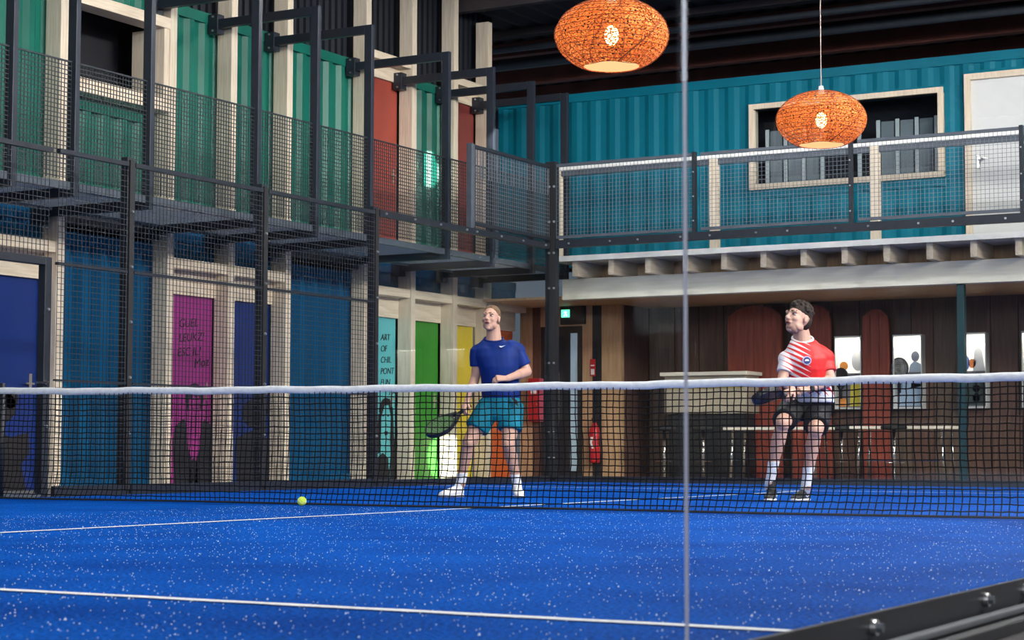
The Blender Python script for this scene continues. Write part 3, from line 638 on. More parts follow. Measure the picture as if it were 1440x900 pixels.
# illuminated display niches
glow = mat('backlit_poster', (.9,.88,.84), emit=(1,.93,.84), estr=.8)
cols = [((.75,.28,.05),(.6,.62,.66),(.02,.02,.02)), ((.30,.38,.5),(.12,.14,.2),(.3,.4,.55)), ((.08,.16,.45),(.55,.58,.62),(.65,.2,.06)), ((.03,.05,.1),(.3,.35,.4),(.02,.03,.05))]
NX = [(2.52,2.90), (3.34,3.74), (4.22,4.60), (5.06,5.45)]
def racket(name, c, R, ang, label, face, frame, ax_u, ax_v, group=None, hl=.14):
    """padel racket: c = centre of the head, ax_u across, ax_v along handle"""
    u, v = Vector(ax_u).normalized(), Vector(ax_v).normalized(); n = u.cross(v).normalized(); c = Vector(c)
    t = thing(name, c-v*(R*1.15+hl), label, 'racket', group)
    N = 28; f = lambda r, k: c+u*(r*.93*math.cos(2*PI*k/N))+v*(r*1.12*math.sin(2*PI*k/N))
    MB().poly([f(R*.93, k)-n*.014 for k in range(N)], n, .028).build('face', face, t)
    vs = []; fs = []
    for k in range(N):
        for r, o in ((R*.91,-.019),(R,-.019),(R,.019),(R*.91,.019)): vs.append(f(r, k)+n*o)
    for k in range(N):
        for j in range(4): fs.append((4*k+j, 4*k+(j+1) % 4, 4*((k+1) % N)+(j+1) % 4, 4*((k+1) % N)+j))
    MB().add(vs, fs).build('frame', frame, t, smooth=False)
    a = c-v*R*1.0; mb = MB()
    for sgn in (-1, 1): mb.bar(c+u*(sgn*R*.62)-v*R*.80, c-v*(R*1.55)+u*sgn*.012, .024, .034, ref=n)
    mb.build('throat', frame, t)
    mb = MB()
    for i in range(-3, 4):
        for j in range(-3, 5):
            if i*i+j*j < 14: q = c+u*(i*R*.2)+v*(j*R*.2); mb.cyl(q+n*.0145, q+n*.0150, .0055, n=8); mb.cyl(q-n*.0145, q-n*.0150, .0055, n=8)
    mb.build('drill_holes', M['ink'], t, kind='stuff')
    MB().cyl(c-v*(R*1.45), c-v*(R*1.45+hl), .016, .017, 12).build('grip', M['rubber'], t, smooth=True)
    return t
for i, (xa, xb) in enumerate(NX):
    t = thing('display_niche', ((xa+xb)/2, YW, 1.0), ['lit display niche with orange and white poster behind the player in red and white', 'lit display niche with black racket in front of a blue-grey poster', 'lit display niche with blue and orange poster beside the teal column', 'dimmer blue-black display niche far right of the teal column'][i], 'display')
    zb, zt = .98, 1.93
    for a, b, c, e in ((xa,xb,zt,zt+.02), (xa,xb,zb-.02,zb), (xa,xa+.015,zb,zt), (xb-.015,xb,zb,zt)): MB().box(a, b, YW-.16, YW, c, e).build('frame_board', M['plaster'], t)
    MB().box(xa+.015, xb-.015, YW-.03, YW-.02, 1.45 if i < 3 else 1.6, zt).build('lit_panel', glow, t)
    MB().box(xa+.015, xb-.015, YW-.03, YW-.02, zb, 1.45 if i < 3 else 1.6).build('poster', mat('niche_poster', (.16,.16,.19), .5), t)
    xm = (xa+xb)/2; A, B, Cc = [mat('print_colour', c) for c in cols[i]]
    def flat(pts, m, nm='print'): MB().poly([(xm+a, YW-.031, z) for a, z in pts], (0,-1,0), .004).build(nm, m, t)
    if i == 0:
        flat(circle(-.1,1.55,.06,.06), A); flat(circle(.10,1.62,.09,.14), B); flat([(-.02,1.0),(.18,1.0),(.16,1.3),(.0,1.38)], mat('print_yellow', (.6,.5,.06))); flat([(-.17,1.0),(-.06,1.0),(-.07,1.1),(-.16,1.12)], A)
    elif i == 1:
        flat(circle(.07,1.66,.055,.07), B); flat([(-.02,1.45),(.0,1.55),(.06,1.6),(.14,1.56),(.18,1.45)], A); flat([(-.17,1.0),(.17,1.0),(.17,1.28),(-.12,1.32)], Cc); flat([(.0,1.22),(.14,1.26),(.16,1.42),(.02,1.42)], B)
    elif i == 2:
        flat([(-.02,1.45),(.0,1.72),(.05,1.78),(.1,1.72),(.14,1.45)], B); flat(circle(-.12,1.56,.055,.1), A); flat(circle(-.03,1.55,.05,.06), Cc); flat([(-.14,1.0),(.15,1.0),(.15,1.42),(-.14,1.42)], mat('print_dark', (.03,.05,.05))); flat(circle(.02,1.22,.05,.05), Cc); flat(circle(.14,1.32,.03,.05), Cc); flat(circle(.02,1.1,.05,.06), B)
    else:
        flat([(-.16,1.0),(.16,1.0),(.14,1.5),(-.1,1.6)], A); flat(circle(-.02,1.72,.08,.12), B)
    l = bpy.data.lights.new('niche_lamp', 'AREA'); l.shape = 'RECTANGLE'; l.size = xb-xa-.06; l.size_y = .06; l.energy = 3; l.color = (1,.88,.74)
    lo = bpy.data.objects.new('niche_lamp', l); COL.objects.link(lo); lo.parent = t; lo.location = (0, -.1, zt-.01-1.0)
blk = mat('black_racket_gloss', (.02,.02,.022), .3); wf = mat('racket_white_pattern', (.05,.05,.05), .4, c2=(.5,.5,.5), vscale=14)
racket('padel_racket', (3.42, YW-.12, 1.50), .13, 0, 'black and white patterned racket shown in a lit niche', wf, blk, (1,0,0), (0,0,1))
racket('padel_racket', (2.60, YW-.12, 1.40), .11, 0, 'black racket with pale ring shown beside the orange poster', blk, blk, (1,0,0), (0,0,1))
# counter and high tables
beige = mat('beige_laminate', (.36,.31,.25), .5, var=.08, vscale=5)
t = thing('bar_counter', (.75, 12.9, 0), 'beige fronted bar counter with pale top behind the back glass', 'counter')
MB().box(.30, 1.52, 12.75, 13.2, .9, 1.42).build('front_panel', beige, t, bevel=.005); MB().box(.26, 1.56, 12.68, 13.22, 1.42, 1.47).build('top', M['woodx'], t, bevel=.005); MB().box(.34, 1.48, 12.8, 13.15, 0, .9).build('dark_base', M['rubber'], t)
MB().box(.34, 1.48, 12.74, 12.75, 1.24, 1.27).build('brass_strip', mat('brass', (.5,.38,.15), .3, .8), t)
def table(x0, x1, y, z, label):
    t = thing('high_table', ((x0+x1)/2, y, 0), label, 'table')
    MB().box(x0, x1, y-.25, y+.25, z-.035, z).build('table_top', M['woodx'], t, bevel=.005)
    for x in (x0+.12, x1-.12):
        for s in (-1, 1): MB().cyl((x, y+s*.2, z-.035), (x+(.03 if x > (x0+x1)/2 else -.03), y+s*.22, .0), .018, n=10).build('leg', M['chrome'], t, smooth=True)
    MB().bar((x0+.12, y+.2, .28), (x1-.12, y+.2, .28), .02).bar((x0+.12, y-.2, .28), (x1-.12, y-.2, .28), .02).build('foot_rail', M['chrome'], t)
table(1.6, 2.95, 12.0, .70, 'pale table with chrome legs behind the player in red and white'); table(3.25, 4.55, 12.2, .71, 'pale table with chrome legs under the racket display')
def stool(x, y, label):
    t = thing('bar_stool', (x, y, 0), label, 'stool', 'chrome stools in the bar')
    MB().lathe([(.001,.66),(.15,.66),(.165,.69),(.15,.72),(.001,.73)], (x, y, 0), 20).build('seat', M['rubber'], t, smooth=True)
    MB().cyl((x,y,.03),(x,y,.66),.022).build('stem', M['chrome'], t, smooth=True); MB().lathe([(.001,.0),(.19,.0),(.19,.012),(.04,.035),(.001,.04)], (x,y,0), 24).build('base', M['chrome'], t, smooth=True)
    mb = MB(); mb.tube([(x+.12*math.cos(2*PI*i/14), y+.12*math.sin(2*PI*i/14), .25) for i in range(15)], .009); mb.bar((x-.12,y,.25),(x+.12,y,.25),.014); mb.build('foot_ring', M['chrome'], t)
for x, y in ((.55,12.2),(1.1,12.25)): stool(x, y, 'chrome bar stool with round black seat by the counter')
for x, y in ((2.95,12.5),(3.9,11.75)): stool(x, y, 'chrome bar stool with round black seat by the pale tables')

# ------------------------------------------------------------------ net, ball
net = thing('padel_net', (5, NY, 0), 'black padel net with white top tape across the blue court', 'net')
NXA, NXB = .015, 9.95
def ntop(x): return .878+.034*((x-5)/5)**2+.003*math.sin(x*5.1)+.002*math.sin(x*13.7)
def nwob(x, z):   # slack: the lower rows billow towards the camera and lie on the turf
    k = max(0, 1-z/.34); return -.10*k*k*(.55+.45*math.sin(x*1.9+.6))-.010*math.sin(x*3.1+z*4)
vs = []; fs = []; n = 200
for i in range(n+1):
    x = NXA+(NXB-NXA)*i/n; zt = ntop(x); wv = .0010*math.sin(x*23)+.0008*math.sin(x*41)
    for dy, z in ((-.006, zt-.056+wv), (-.010+wv, zt-.03), (-.007, zt-.002+wv*.5), (.007, zt-.002+wv*.5), (.010, zt-.03), (.006, zt-.056+wv)): vs.append((x, NY+dy, z))
for i in range(n):
    for j in range(6): fs.append((6*i+j, 6*i+(j+1) % 6, 6*(i+1)+(j+1) % 6, 6*(i+1)+j))
MB().add(vs, fs).build('top_tape', mat('white_net_tape', (.66,.68,.71), .75, var=.10, vscale=25, bump=.3), net, smooth=True)
rows = 19; cols_ = 205; G = {}
for i in range(cols_+1):
    x = NXA+(NXB-NXA)*i/cols_; zt = ntop(x)-.045
    for j in range(rows+1):
        t = j/rows; z = zt*(1-t)
        z += random.uniform(-.0025, .0025); z = max(.008, z)
        xx = x+random.uniform(-.0025, .0025)+.012*math.sin(z*9+x*.8)*(1-z/.9)
        # the ball pulls the foot of the net
        dx = x-3.21; 
        G[i, j] = Vector((xx, NY+nwob(x, z)+random.uniform(-.002, .002), z))
mb = MB(); rr = .0040
def cord(a, b): mb.cyl(a, b, rr, rr, 4)
for i in range(cols_+1):
    for j in range(rows):
        cord(G[i, j], G[i, j+1])
for j in range(1, rows+1):
    for i in range(cols_): cord(G[i, j], G[i+1, j])
mb.build('net_cords', mat('black_net_cord', (.006,.006,.008), .8, spec=.1), net, kind='stuff')
mb = MB(); mb.tube([G[i, rows]+Vector((0,-.004,.004)) for i in range(0, cols_+1)], .008, 5); mb.build('bottom_rope', M['rubber'], net)
for x in (.0, 10.0):
    MB().cyl((x+(.012 if x < 1 else -.06), NY+.06, 0), (x+(.012 if x < 1 else -.06), NY+.06, .95), .024, n=14).build('net_post', M['steel'], net, smooth=True)
p = at(428, 705, 1, NY-.13)
bc = Vector((p.x, NY-.16, .034))
ball = thing('padel_ball', (bc.x, bc.y, 0), 'yellow-green ball lying against the foot of the net', 'ball')
MB().ell(bc, .0335, .0335, .0335, 20, 14).build('felt', mat('yellow_felt', (.62,.80,.08), .9, var=.1, vscale=60, bump=.3), ball, smooth=True)
MB().tube([bc+Vector((.0338*math.cos(a)*math.cos(.5*math.sin(2*a)), .0338*math.sin(a)*math.cos(.5*math.sin(2*a)), .0338*math.sin(.5*math.sin(2*a)))) for a in [2*PI*i/40 for i in range(41)]], .0014, 5).build('seam', M['white'], ball)

# ------------------------------------------------------------------ reflected pendant lamps built solid, and added floodlights
def wovenmat():
    m = bpy.data.materials.new('glowing_woven_paper'); m.use_nodes = True; N = m.node_tree.nodes; L = m.node_tree.links; b = N['Principled BSDF']
    tc = N.new('ShaderNodeTexCoord'); vo = N.new('ShaderNodeTexVoronoi'); vo.inputs['Scale'].default_value = 42; mp = N.new('ShaderNodeMapping'); mp.inputs['Scale'].default_value = (1,1,1.6)
    L.new(tc.outputs['Object'], mp.inputs[0]); L.new(mp.outputs[0], vo.inputs['Vector'])
    cr = N.new('ShaderNodeValToRGB'); e = cr.color_ramp.elements; e[0].position = .05; e[1].position = .62; e[0].color = (1,.36,.05,1); e[1].color = (.62,.085,.006,1)
    L.new(vo.outputs['Distance'], cr.inputs[0]); L.new(cr.outputs[0], b.inputs['Emission Color']); b.inputs['Emission Strength'].default_value = .8
    b.inputs['Base Color'].default_value = (.55,.15,.03,1); b.inputs['Roughness'].default_value = .8
    v2 = N.new('ShaderNodeTexVoronoi'); v2.inputs['Scale'].default_value = 60; L.new(mp.outputs[0], v2.inputs['Vector'])
    c2 = N.new('ShaderNodeValToRGB'); e = c2.color_ramp.elements; e[0].position = .50; e[1].position = .58; e[0].color = (1,1,1,1); e[1].color = (0,0,0,1)
    L.new(v2.outputs['Distance'], c2.inputs[0]); L.new(c2.outputs[0], b.inputs['Alpha'])
    return m
WV = wovenmat(); strand = mat('brown_strand', (.16,.045,.015), .8, emit=(.35,.05,.005), estr=.25)
def pendant(px, py, depth, label):  # lamp reflections in the near glass, built as solid hanging lamps
    c = CAM+(FW+RT*((px-720)/FPX)+UP*((450-py)/FPX))*depth; R = .395; H = .255
    t = thing('pendant_lamp', (c.x, c.y, c.z-H), label, 'lamp', 'orange woven pendant lamps')
    prof = [(math.sin(a)*R, -math.cos(a)*H) for a in [PI*(.165+.79*i/22) for i in range(23)]]
    MB().lathe(prof, c, 40).build('woven_shade', WV, t, smooth=True)
    mb = MB(); rnd = random.Random(3)
    for k in range(20):
        a0 = PI*(.17+.78*k/19); ph = rnd.uniform(0, 6)
        mb.tube([c+Vector((math.sin(a)*(R+.003)*math.cos(q), math.sin(a)*(R+.003)*math.sin(q), -math.cos(a)*(H+.003))) for q, a in [(2*PI*i/36, a0+.022*math.sin(5*2*PI*i/36+ph)) for i in range(37)]], .0022, 4)
    for k in range(26):
        q0 = rnd.uniform(0, 6.28); tw = rnd.uniform(-1.6, 1.6)
        mb.tube([c+Vector((math.sin(a)*(R+.005)*math.cos(q0+tw*u), math.sin(a)*(R+.005)*math.sin(q0+tw*u), -math.cos(a)*(H+.005))) for u, a in [(i/18, PI*(.17+.78*i/18)) for i in range(19)]], .0018, 4)
    mb.build('weave_strands', strand, t, kind='stuff')
    MB().lathe([(prof[0][0]*.98, prof[0][1]+.004), (.001, prof[0][1]+.01)], c, 32).build('lit_opening', mat('lamp_inside_glow', (1,.6,.25), emit=(1,.55,.16), estr=1.15), t)
    tz = c.z+H*.99
    MB().cyl((c.x, c.y, tz-.02), (c.x, c.y, tz+.05), .03, .02, 14).build('cap', M['white'], t)
    MB().cyl((c.x, c.y, tz+.05), (c.x, c.y, 6.62), .004, n=8).build('cord', mat('pale_cord', (.45,.35,.32), .6), t)
    bpos = c+Vector((0, 0, -.0))
    b = MB().ell(c-(FW*(R*.0))+Vector((0,0,0)), .05, .05, .07, 14, 10).build('bulb', mat('bulb_glow', (1,.8,.5), emit=(1,.75,.35), estr=8), t, smooth=True)
pendant(860, 50, 13.2, 'larger-looking orange woven pendant lamp hanging over the net')
pendant(1155, 169, 16.7, 'orange woven pendant lamp hanging in front of the timber-framed window')
for i, (x, y) in enumerate(FLOODS):
    t = thing('court_floodlight', (x, y, 6.28), 'flat dark LED floodlight under the roof beams', 'floodlight', 'court floodlights')
    MB().box(x-.34, x+.34, y-.22, y+.22, 6.28, 6.36).build('housing', M['rubber'], t); MB().box(x-.02, x+.02, y-.02, y+.02, 6.36, 6.62).build('hanger', M['rubber'], t)

# ------------------------------------------------------------------ people
SKIN = mat('skin', (.43,.25,.19), .5, var=.10, vscale=9, spec=.35); SKIN2 = mat('skin_pale', (.47,.28,.22), .5, var=.10, vscale=9, spec=.35)
EYEW = mat('eye_white', (.34,.30,.29), .3); EYED = mat('eye_dark', (.03,.02,.015), .3); LIP = mat('lips', (.30,.10,.09), .5); MOUTH = mat('open_mouth', (.06,.015,.015), .6)  # eye whites darkened to hold the shade of the sockets
def frame(f, up):
    f = Vector(f).normalized(); s = f.cross(Vector(up)).normalized(); u = s.cross(f)
    return s, f, u           # x = the person's right, y = forward, z = up
def head(mb, c, f, up, sc_=1):
    S, F, U = frame(f, up); L = lambda x, y, z: Vector(c)+(S*x+F*y+U*z)*sc_
    Mx = Matrix((S, F, U)).transposed()
    E = lambda x, y, z, a, b, d, n=16: mb.ell(L(x, y, z), a*sc_, b*sc_, d*sc_, n, 10, Mx)
    E(0,-.018,.030,.073,.093,.086); E(0,.018,-.020,.060,.072,.086); E(0,.030,-.070,.043,.054,.043); E(0,.060,-.097,.024,.022,.018)
    for s in (-1, 1):
        E(s*.034,.060,-.020,.022,.024,.022); E(s*.040,.012,-.062,.020,.045,.030)
        E(s*.073,-.010,-.004,.012,.019,.028); E(s*.077,-.016,.008,.009,.013,.016)
    mb.cap(L(0,.083,.020), L(0,.112,-.022), .009*sc_, .0125*sc_, 10); E(0,.098,-.027,.019,.013,.010)
    mb.cap(L(-.038,.074,.031), L(.038,.074,.031), .015*sc_, .015*sc_, 8); mb.cap(L(-.016,.087,-.052), L(.016,.087,-.052), .010*sc_, .010*sc_, 8)
    return L, Mx
def face(p, L, Mx, open_=.008, lipw=.023, brow=EYED, k=1.0):
    for s in (-1, 1):
        e = MB().ell(L(s*.031,.0735,.009), .0150*k, .012*k, .0095*k, 12, 8, Mx).build('eye', EYEW, p, smooth=True)
        MB().ell(L(s*.029,.0825,.012), .0078*k, .005*k, .0075*k, 10, 6, Mx).build('iris', EYED, e, smooth=True)  # iris enlarged to darken the socket
        MB().cap(L(s*.013,.0895,.036), L(s*.051,.076,.038), .0048*k, .0036*k, 8).build('eyebrow', brow, p, smooth=True)
    m = MB().ell(L(0,.094,-.055), lipw*k, .007*k, (.0055+open_*.5)*k, 14, 8, Mx).build('lips', LIP, p, smooth=True)
    MB().ell(L(0,.0985,-.055), lipw*.74*k, .005*k, (.002+open_*.55)*k, 12, 6, Mx).build('mouth_opening', MOUTH, m, smooth=True)
def hand(mb, w, d, n, side, curl=.5, sc_=1.0, spread=.0, thumb=.6):
    """w wrist, d along the hand, n out of the back of the hand, side -> thumb side"""
    d = Vector(d).normalized(); n = (Vector(n)-d*Vector(n).dot(d)).normalized(); s = d.cross(n)
    if s.dot(Vector(side)) < 0: s = -s
    w = Vector(w)
    mb.loft([(w-d*.01, s*.026*sc_, n*.021*sc_), (w+d*.03*sc_, s*.034*sc_, n*.019*sc_), (w+d*.07*sc_, s*.043*sc_, n*.016*sc_), (w+d*.095*sc_, s*.041*sc_, n*.013*sc_)], 14)
    for k, ln in enumerate((.074, .083, .077, .060)):
        b = w+d*(.088-.004*abs(k-1.2))*sc_+s*(.031-.0205*k)*sc_; a = 0; q = b-d*.015*sc_; r = .0092*sc_*(1 if k < 3 else .88)
        for seg, (fr, tw) in enumerate(((.45,.75),(.32,1.1),(.23,.8))):
            a += curl*tw; dd = (d*math.cos(a)-n*math.sin(a)+s*spread*(1.5-k)*.1).normalized(); q2 = q+dd*(ln*fr*sc_+(.015*sc_ if seg == 0 else 0)); mb.cap(q, q2, r, r*.93, 10); q = q2; r *= .93
    q = w+d*.028*sc_+s*.026*sc_-n*.006*sc_; dd = (d*.75+s*.65-n*thumb*.6).normalized(); q2 = q+dd*.042*sc_; mb.cap(q, q2, .0125*sc_, .0105*sc_, 10)
    dd = (d*.9+s*.1-n*thumb).normalized(); mb.cap(q2, q2+dd*.032*sc_, .0102*sc_, .0085*sc_, 10)
def shoe(p, heel, toe, ank, mat_up, mat_sole, mark=None, wd=.047, sock=None, sockm=None, lace=None):
    """heel and toe are ground points"""
    heel, toe = Vector(heel), Vector(toe); d = (toe-heel).normalized(); s = d.cross(Vector((0,0,1))).normalized(); u = s.cross(d); Ln = (toe-heel).length
    R = lambda t, w_, h, c: (heel+d*(Ln*t)+u*c, s*w_, u*h)
    mb = MB().loft([R(.0,.022,.03,.05), R(.04,.033,.045,.055), R(.2,.038,.048,.056), R(.42,.041,.042,.052), R(.62,.048,.034,.044), R(.8,.047,.027,.036), R(.93,.036,.020,.030), R(1.0,.012,.010,.026)], 18)
    mb.cap(heel+d*Ln*.22+u*.06, Vector(ank), .043, .040, 14)
    so = mb.build('shoe', mat_up, p, remesh=.006, sm=3)
    MB().loft([R(-.01,.026,.0,.012), R(-.01,.030,.014,.014), R(.05,.037,.015,.015), R(.25,.041,.015,.015), R(.45,.043,.014,.015), R(.65,.050,.014,.015), R(.82,.049,.014,.016), R(.96,.034,.012,.018), R(1.02,.014,.008,.02)], 18).build('sole', mat_sole, so, remesh=.005, sm=2)
    for k in range(4):
        c = heel+d*Ln*(.36+.07*k)+u*(.098-.008*k); MB().cap(c-s*.022-u*.008, c+s*.022-u*.008, .0042, .0042, 8).build('lace', lace or mat_sole, so, smooth=True)
    if mark:
        for sg in (-1, 1):
            b = heel+d*Ln*.38+s*sg*.0415+u*.045
            MB().poly([b+d*x+u*y-s*sg*abs(y)*.25 for x, y in ((-.045,.012),(-.01,-.012),(.06,.022),(.0,.000),(-.02,.0))], s*sg, .006).build('side_mark', mark, so)
    if sock is not None:
        a = Vector(ank); b = Vector(sock); MB().loft([(a+(b-a)*t, s*r*1.0, d*r*1.08) for t, r in ((-.5,.040),(.0,.040),(.5,.041),(.85,.046),(.97,.0475),(1.0,.0465))], 18).build('sock', sockm, p, smooth=True)
    return so
TC = Vector((math.sin(YAW), -math.cos(YAW), 0)); RC = Vector((math.cos(YAW), math.sin(YAW), 0)); ZZ = Vector((0,0,1))
def person_frame(px, py, s):
    O = at(px, py, 2, 0.0)
    return O, (lambda x, y, b=0: O+RC*((x-px)/s)+TC*b+ZZ*((py-y)/s))

# --- player in blue ------------------------------------------------
O1, J = person_frame(688, 700, 166.)
p1 = thing('person', O1, 'player in blue shirt and teal shorts looking up, racket held low', 'person')
hc = J(689.5, 446.5, .06); hf = (TC*.92-RC*.30+ZZ*.17); hu = (ZZ*.97-TC*.15+RC*.06)
b = MB(); L1, Mx1 = head(b, hc, hf, hu, .97)
b.cap(J(693,457,.0), J(694,482,-.02), .056, .074, 16)
# torso under the shirt
b.loft([(J(693,480,.0), RC*.07, TC*.06), (J(697,490,.0), RC*.175, TC*.085), (J(700,515,.02), RC*.15, TC*.10), (J(703,545,.0), RC*.135, TC*.09), (J(704,565,-.03), RC*.15, TC*.10)], 20)
sR, eR, wR = J(674,494,-.01), J(667,531,-.03), J(656.5,563,.05)          # his right arm (racket)
sL, eL, wL = J(727,493,-.01), J(741,521,.0), J(713,532,.20)              # his left arm across the belly
b.cap(sR, eR, .052, .040, 14); b.cap(eR, wR, .041, .026, 14); b.cap(sL, eL, .054, .043, 14); b.cap(eL, wL, .043, .028, 14)
b.cap(eR+(wR-eR)*.05, eR+(wR-eR)*.4, .042, .041, 12); b.cap(eL+(wL-eL)*.05, eL+(wL-eL)*.4, .044, .042, 12)
hd1 = (J(648,579,.09)-wR).normalized()
hand(b, wR, hd1, -RC*.8+TC*.45+ZZ*.1, TC+ZZ*.3, curl=.95, thumb=.9)
hand(b, wL, (-RC*.95+TC*.25+ZZ*.02), TC*.6+ZZ*.75, ZZ*.5-TC*.9+ZZ, curl=.85, thumb=.7)
hipR, kR, aR = J(687,572,-.03), J(659,622,.06), J(648,674,-.02)
hipL, kL, aL = J(720,572,-.03), J(715,625,.07), J(727,676,.0)
for h, k, a in ((hipR,kR,aR),(hipL,kL,aL)):
    b.cap(h, k, .092, .058, 18); b.cap(k, a, .053, .036, 16); m = k+(a-k)*.32-TC*.012; b.cap(k+(a-k)*.1-TC*.005, m, .052, .057, 14); b.cap(m, k+(a-k)*.7, .055, .041, 14); b.ell(k+TC*.012, .052, .052, .06, 14, 10)
    b.cap(a, a-ZZ*.04, .036, .04, 12)
b.build('body', SKIN, p1, remesh=.005, sm=3)
face(p1, L1, Mx1, .010, brow=mat('fair_brow', (.22,.12,.06), .8))
MB().ell(hc+Mx1@Vector((0,-.030,.050)), .0765, .088, .077, 20, 12, Mx1).ell(hc+Mx1@Vector((0,-.070,.0)), .064, .046, .070, 18, 10, Mx1).build('hair', mat('short_fair_hair', (.13,.075,.04), .85, var=.35, vscale=60, bump=.5), p1, remesh=.005, sm=1)
SH1 = mat('royal_blue_jersey', (.002,.018,.140), .6, var=.30, vscale=7, bump=1.0, stretch=(1,1,.45), spec=.15, detail=2)
t = MB().loft([(J(704,559,-.02), RC*.162, TC*.125), (J(704,552,-.01), RC*.166, TC*.125), (J(703,535,.0), RC*.162, TC*.120), (J(701,515,.02), RC*.172, TC*.125), (J(699,500,.02), RC*.190, TC*.120), (J(698,489,.01), RC*.190, TC*.105), (J(696,481.5,.0), RC*.145, TC*.088), (J(694,477,.0), RC*.108, TC*.082-ZZ*.02), (J(693.5,474.5,-.006), RC*.082, TC*.068-ZZ*.028)], 24)
t.cap(J(680,490,.0), J(671,493,-.01), .072, .066, 16); t.cap(J(718,488,.0), J(728,491,-.01), .076, .069, 16)
t.loft([(J(671,489,-.01), RC*.066, TC*.068), (J(669,500,-.015), RC*.060, TC*.064), (J(669,514,-.02), RC*.056, TC*.062)], 16)
dv = (eL-sL).normalized(); dn = dv.cross(TC).normalized()
t.loft([(sL-dv*.02, dn*.068, TC*.070), (sL+dv*.06, dn*.066, TC*.068), (sL+dv*.135, dn*.066, TC*.066)], 16)
sh = t.build('shirt', SH1, p1, remesh=.007, sm=5)
mb = MB(); mb.tube([J(693.5,474,-.006)+RC*.082*math.cos(2*PI*i/24)+(TC*.070-ZZ*.028)*math.sin(2*PI*i/24) for i in range(25)], .008, 8); mb.build('collar', SH1, sh, remesh=.004, sm=3)
q = J(706,486.5,.127); MB().poly([q+RC*x+ZZ*z for x, z in ((-.028,.006),(-.012,-.008),(.03,.012),(-.005,.003),(-.014,.004))], TC, .006).build('chest_mark', M['white'], sh)
SHO = mat('teal_shorts', (.004,.125,.19), .65, var=.30, vscale=8, bump=1.0, stretch=(1,1,.5), spec=.12, detail=2)
t = MB().loft([(J(704,551,-.02), RC*.155, TC*.118), (J(704,558,-.02), RC*.160, TC*.122), (J(704,572,-.03), RC*.178, TC*.130), (J(703,585,-.03), RC*.165, TC*.125), (J(702,592,-.03), RC*.10, TC*.10)], 24)
for h, k, f_ in ((hipR, kR, .60), (hipL, kL, .58)):
    dv = (k-h).normalized(); dn = dv.cross(TC).normalized(); dt = dn.cross(dv).normalized()
    e = h+(k-h)*f_
    t.loft([(h-dv*.03, dn*.10, dt*.115), (h+(e-h)*.5, dn*.105, dt*.108), (e, dn*.106, dt*.104), (e+dv*.012, dn*.10, dt*.098)], 20)
so = t.build('shorts', SHO, p1, remesh=.007, sm=4)
MB().poly([J(x, y, .10) for x, y in ((718,557),(727,562),(729,571),(725,568))], TC, .012).build('dark_side_panel', M['ink'], so)
WS = mat('white_shoe', (.70,.70,.70), .6, var=.12, vscale=20); SK = mat('white_sock', (.66,.67,.70), .85, var=.1, vscale=30)
gR = J(650,697.5,-.06); gL = J(727,698,-.04); gR.z = gL.z = 0
tR = gR-RC*.195+TC*.16; tL = gL+RC*.03+TC*.285
shoe(p1, gR, tR, aR-ZZ*.02, WS, M['white'], sock=aR+(kR-aR)*.17, sockm=SK)
shoe(p1, gL, tL, aL-ZZ*.02, WS, M['white'], sock=aL+(kL-aL)*.17, sockm=SK)
# racket in his right hand
gc = wR+hd1*.085-(-RC*.8+TC*.45).normalized()*.025
rv = (J(613,603,.20)-J(650,577,.10)).normalized(); ru = (rv.cross(TC*.8+RC*.5+ZZ*.25)).normalized(); ru = (ru*.55+rv.cross(ru)*.83).normalized()
rk = racket('padel_racket', gc+rv*.275, .125, 0, 'black and green racket held low by the player in blue', mat('green_racket_face', (.045,.11,.035), .4), mat('black_racket_frame', (.012,.013,.015), .35), ru, rv, hl=.15)

# --- player in red and white ---------------------------------------
PX2, PY2, S2 = 1105, 705, 174.
O2, K = person_frame(PX2, PY2, S2)
p2 = thing('person', O2, 'crouching player in red and white shirt and black shorts looking up', 'person')
hc = K(1121, 449.5, .10); hf = (TC*.60-RC*.72+ZZ*.26); hu = (ZZ*.96-TC*.16+RC*.20)
b = MB(); L2, Mx2 = head(b, hc, hf, hu, 1.12)
b.cap(K(1127,460,.03), K(1131,486,.0), .060, .078, 16)
b.loft([(K(1131,484,.02), RC*.07, TC*.06), (K(1134,496,.0), RC*.165, TC*.085), (K(1138,520,-.04), RC*.15, TC*.11), (K(1142,550,-.14), RC*.14, TC*.11), (K(1141,572,-.22), RC*.15, TC*.12)], 20)
sR, eR, wR = K(1109,506,.0), K(1100,535,.05), K(1109,550,.26)
sL, eL, wL = K(1161,505,-.02), K(1168,535,.04), K(1133,549,.24)
b.cap(sR, eR, .052, .042, 14); b.cap(eR, wR, .042, .027, 14); b.cap(sL, eL, .056, .045, 14); b.cap(eL, wL, .045, .028, 14)
b.cap(eL+(wL-eL)*.05, eL+(wL-eL)*.4, .046, .043, 12)
hdR = (-RC*.55+TC*.75-ZZ*.25).normalized(); hdL = (-RC*.9+TC*.35-ZZ*.05).normalized()
hand(b, wR, hdR, RC*.3+ZZ*.9, RC, curl=.8, thumb=.8); hand(b, wL, hdL, ZZ*.8+TC*.5, TC*-.3+ZZ, curl=.85, thumb=.8)
hipR, kR, aR = K(1121,573,-.20), K(1097,596,.17), K(1083,672,.02)
hipL, kL, aL = K(1158,575,-.20), K(1143,606,.17), K(1132,678,.06)
for h, k, a in ((hipR,kR,aR),(hipL,kL,aL)):
    b.cap(h, k, .092, .060, 18); b.cap(k, a, .055, .036, 16); m = k+(a-k)*.32-TC*.014; b.cap(k+(a-k)*.1-TC*.005, m, .054, .060, 14); b.cap(m, k+(a-k)*.7, .058, .041, 14); b.ell(k+TC*.014, .056, .056, .062, 14, 10)
    b.cap(a, a-ZZ*.04, .036, .04, 12)
